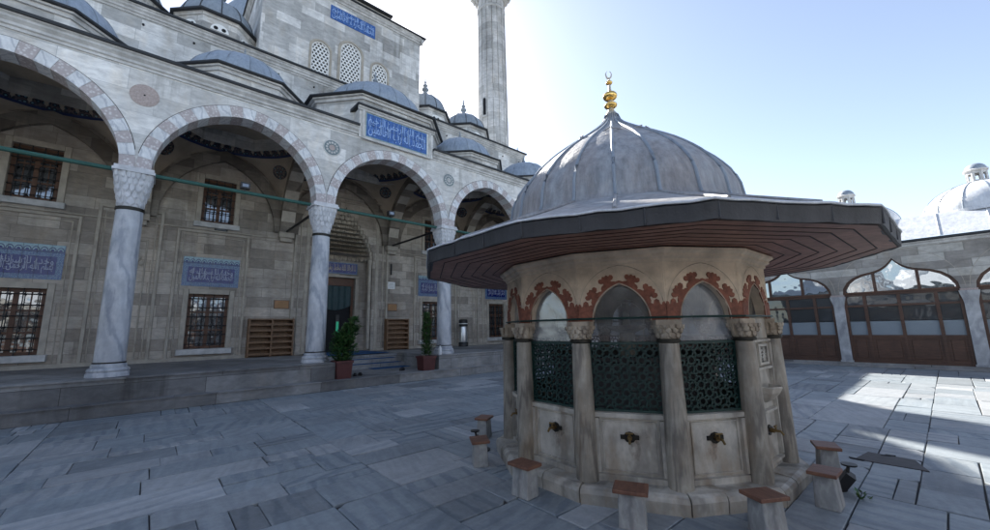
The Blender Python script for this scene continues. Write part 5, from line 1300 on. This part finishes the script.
def bush2(g, s_, x, y, z):
    s_.tube([(x, y, z - .06), (x, y, z + 1.25)], [.018, .005], 6, 'stem')
    for k in range(7): leaves(g, (x + random.uniform(-.05, .05), y, z + .15 + k * .19), 330, .17 - k * .012 + .03 * (k % 2), .13, .085, ('leaf', 'leaf2', 'leaf2'))
potted((4.22, 11.58, .262), .46, .5, 'square oxblood planter with a loose leaning bush beside the left portal column', bush1)
potted((7.02, 11.62, .262), .48, .46, 'square oxblood planter with a narrow upright shrub beside the right portal column', bush2)

# steel urn on the platform
t_ = thing('steel_urn', 'tall steel cylinder with black top and base standing by the wall right of the portal', 'urn', (11.72, 15.9, .72))
g = MB(); g.lathe([(.20, .94), (.205, 1.0), (.2, 1.4), (.16, 1.72)], 28, (11.72, 15.9), 0, 'steel'); g.build('body', None, t_)
g = MB(); g.lathe([(.24, .72), (.24, .90), (.21, .94), (.19, .94)], 28, (11.72, 15.9), 0, 'black', capb=True); g.build('base', None, t_)
g = MB(); g.lathe([(.2, 1.70), (.22, 1.72), (.22, 2.0), (.18, 2.05), (.02, 2.06)], 28, (11.72, 15.9), 0, 'black'); g.lathe([(.225, 1.82), (.225, 1.86)], 28, (11.72, 15.9), 0, 'white'); g.build('lid', None, t_)
for a in (0, 2.1, 4.2): pass

# carpets on the portal steps
for i, (x0, x1, y0, y1, z, lab) in enumerate(((4.2, 7.3, RY + .02, RY + .29, .394, 'lower narrow blue carpet strip lying on the portal steps'), (4.35, 7.2, RY + .32, RY + .59, .544, 'middle narrow blue carpet strip lying on the portal steps'), (4.5, 7.1, RY + .62, 16.9, .724, 'wide blue carpet runner leading to the portal door'))):
    g = MB(); g.box(x0, x1, y0, y1, z, z + .014, 'carpet'); tag(g.build('carpet', None), lab, 'carpet')
g = MB(); g.box(6.0, 7.42, RY - .5, RY - .01, .243, .257, 'carpet'); tag(g.build('floor_mat', None), 'small blue mat on the low landing before the portal steps', 'mat')

def shoe(x, y, z, rz, label):
    g = MB(); n_ = 14; prof = []
    for lv_, (sc_, zz) in enumerate(((1.0, 0), (1.02, .02), (.95, .045), (.6, .075))):
        for i in range(n_):
            a = 2 * PI * i / n_; prof.append((.135 * math.cos(a) * sc_, .048 * math.sin(a) * sc_ * (1.1 - .15 * math.cos(a)), zz + (.02 * (math.cos(a) < -.2) * (lv_ == 3))))
    g.add(prof, [(j * n_ + i, j * n_ + (i + 1) % n_, (j + 1) * n_ + (i + 1) % n_, (j + 1) * n_ + i) for j in range(3) for i in range(n_)] + [tuple(range(n_))[::-1], tuple(range(3 * n_, 4 * n_))], 'rubber', True)
    o_ = g.build('shoe', None); o_.location = (x, y, z); o_.rotation_euler = (0, 0, rz); tag(o_, label, 'shoe', 'shoes left by the portal steps')
shoe(4.78, 12.02, .243, 1.3, 'left dark shoe of the pair beside the left planter'); shoe(4.95, 12.05, .243, 1.5, 'right dark shoe of the pair beside the left planter')
shoe(6.5, 12.3, .243, .4, 'front dark shoe of the pair lying left of the right planter'); shoe(6.62, 12.48, .243, .7, 'rear dark shoe of the pair lying left of the right planter')
shoe(3.55, 16.36, 1.41, .2, 'dark shoe on a middle shelf of the wide shoe rack')
t_ = thing('water_bottle', 'small white bottle standing at the foot of the column right of the portal', 'bottle', (7.62, 11.7, ZP + .035))
g = MB(); z = ZP + .036; g.lathe([(.06, z), (.062, z + .2), (.03, z + .26), (.028, z + .3)], 14, (7.62, 11.7), 0, 'white', capb=True, capt=True); g.build('body', None, t_)
g = MB(); g.lathe([(.032, z + .3), (.032, z + .33)], 12, (7.62, 11.7), 0, 'black', capt=True); g.build('cap', None, t_)
# lit green sign inside the doorway
tm = NT('green_lit_sign'); tm.b.inputs['Base Color'].default_value = (.02, .2, .12, 1); tm.b.inputs['Emission Color'].default_value = (.05, .8, .45, 1); tm.b.inputs['Emission Strength'].default_value = .07; M['lit'] = tm.m
t_ = thing('lit_sign', 'narrow glowing green and white sign inside the dark portal doorway', 'sign', (6.11, YN + .22, 1.5))
g = MB(); g.box(6.04, 6.19, YN + .215, YN + .24, 1.5, 2.3, 'black'); g.build('case', None, t_)
g = MB(); g.box(6.06, 6.17, YN + .208, YN + .214, 1.52, 2.0, 'lit'); g.build('screen', None, t_)

# drain slab and weeds
t_ = thing('drain_cover', 'dark worn drain slab with a broken edge, right of the stools', 'drain cover', (6.6, .7, 0))
g = MB(); c_ = [(6.36, .93), (6.80, .86), (6.76, .46), (6.38, .34)]
g.add([(x, y, .009) for x, y in c_] + [(x, y, -.01) for x, y in c_], [(0, 1, 2, 3)] + [(i, (i + 1) % 4, 4 + (i + 1) % 4, 4 + i) for i in range(4)], 'drain'); g.build('slab', None, t_)
g = MB(); g.poly(lambda a, b, w_: Vector((a, b, w_)), [(6.72, .74), (6.81, .70), (6.82, .62), (6.74, .66)], .0, .0125, 'void'); g.poly(lambda a, b, w_: Vector((a, b, w_)), [(6.35, .97), (6.40, .99), (6.37, .84), (6.34, .86)], .0, .0125, 'void'); g.build('gap', None, t_)
for (x, y, lab, n_) in ((5.05, .73, 'small green weed tuft at the outer foot of the near right hand stool', 26), (3.55, 1.02, 'tiny green weed tuft at the left foot of the nearest stool', 14)):
    g = MB(); leaves(g, (x, y, .02), n_, .05, .03, .05, ('leaf', 'leaf2')); tag(g.build('weed_tuft', None), lab, 'weed', 'weeds growing in the paving joints')
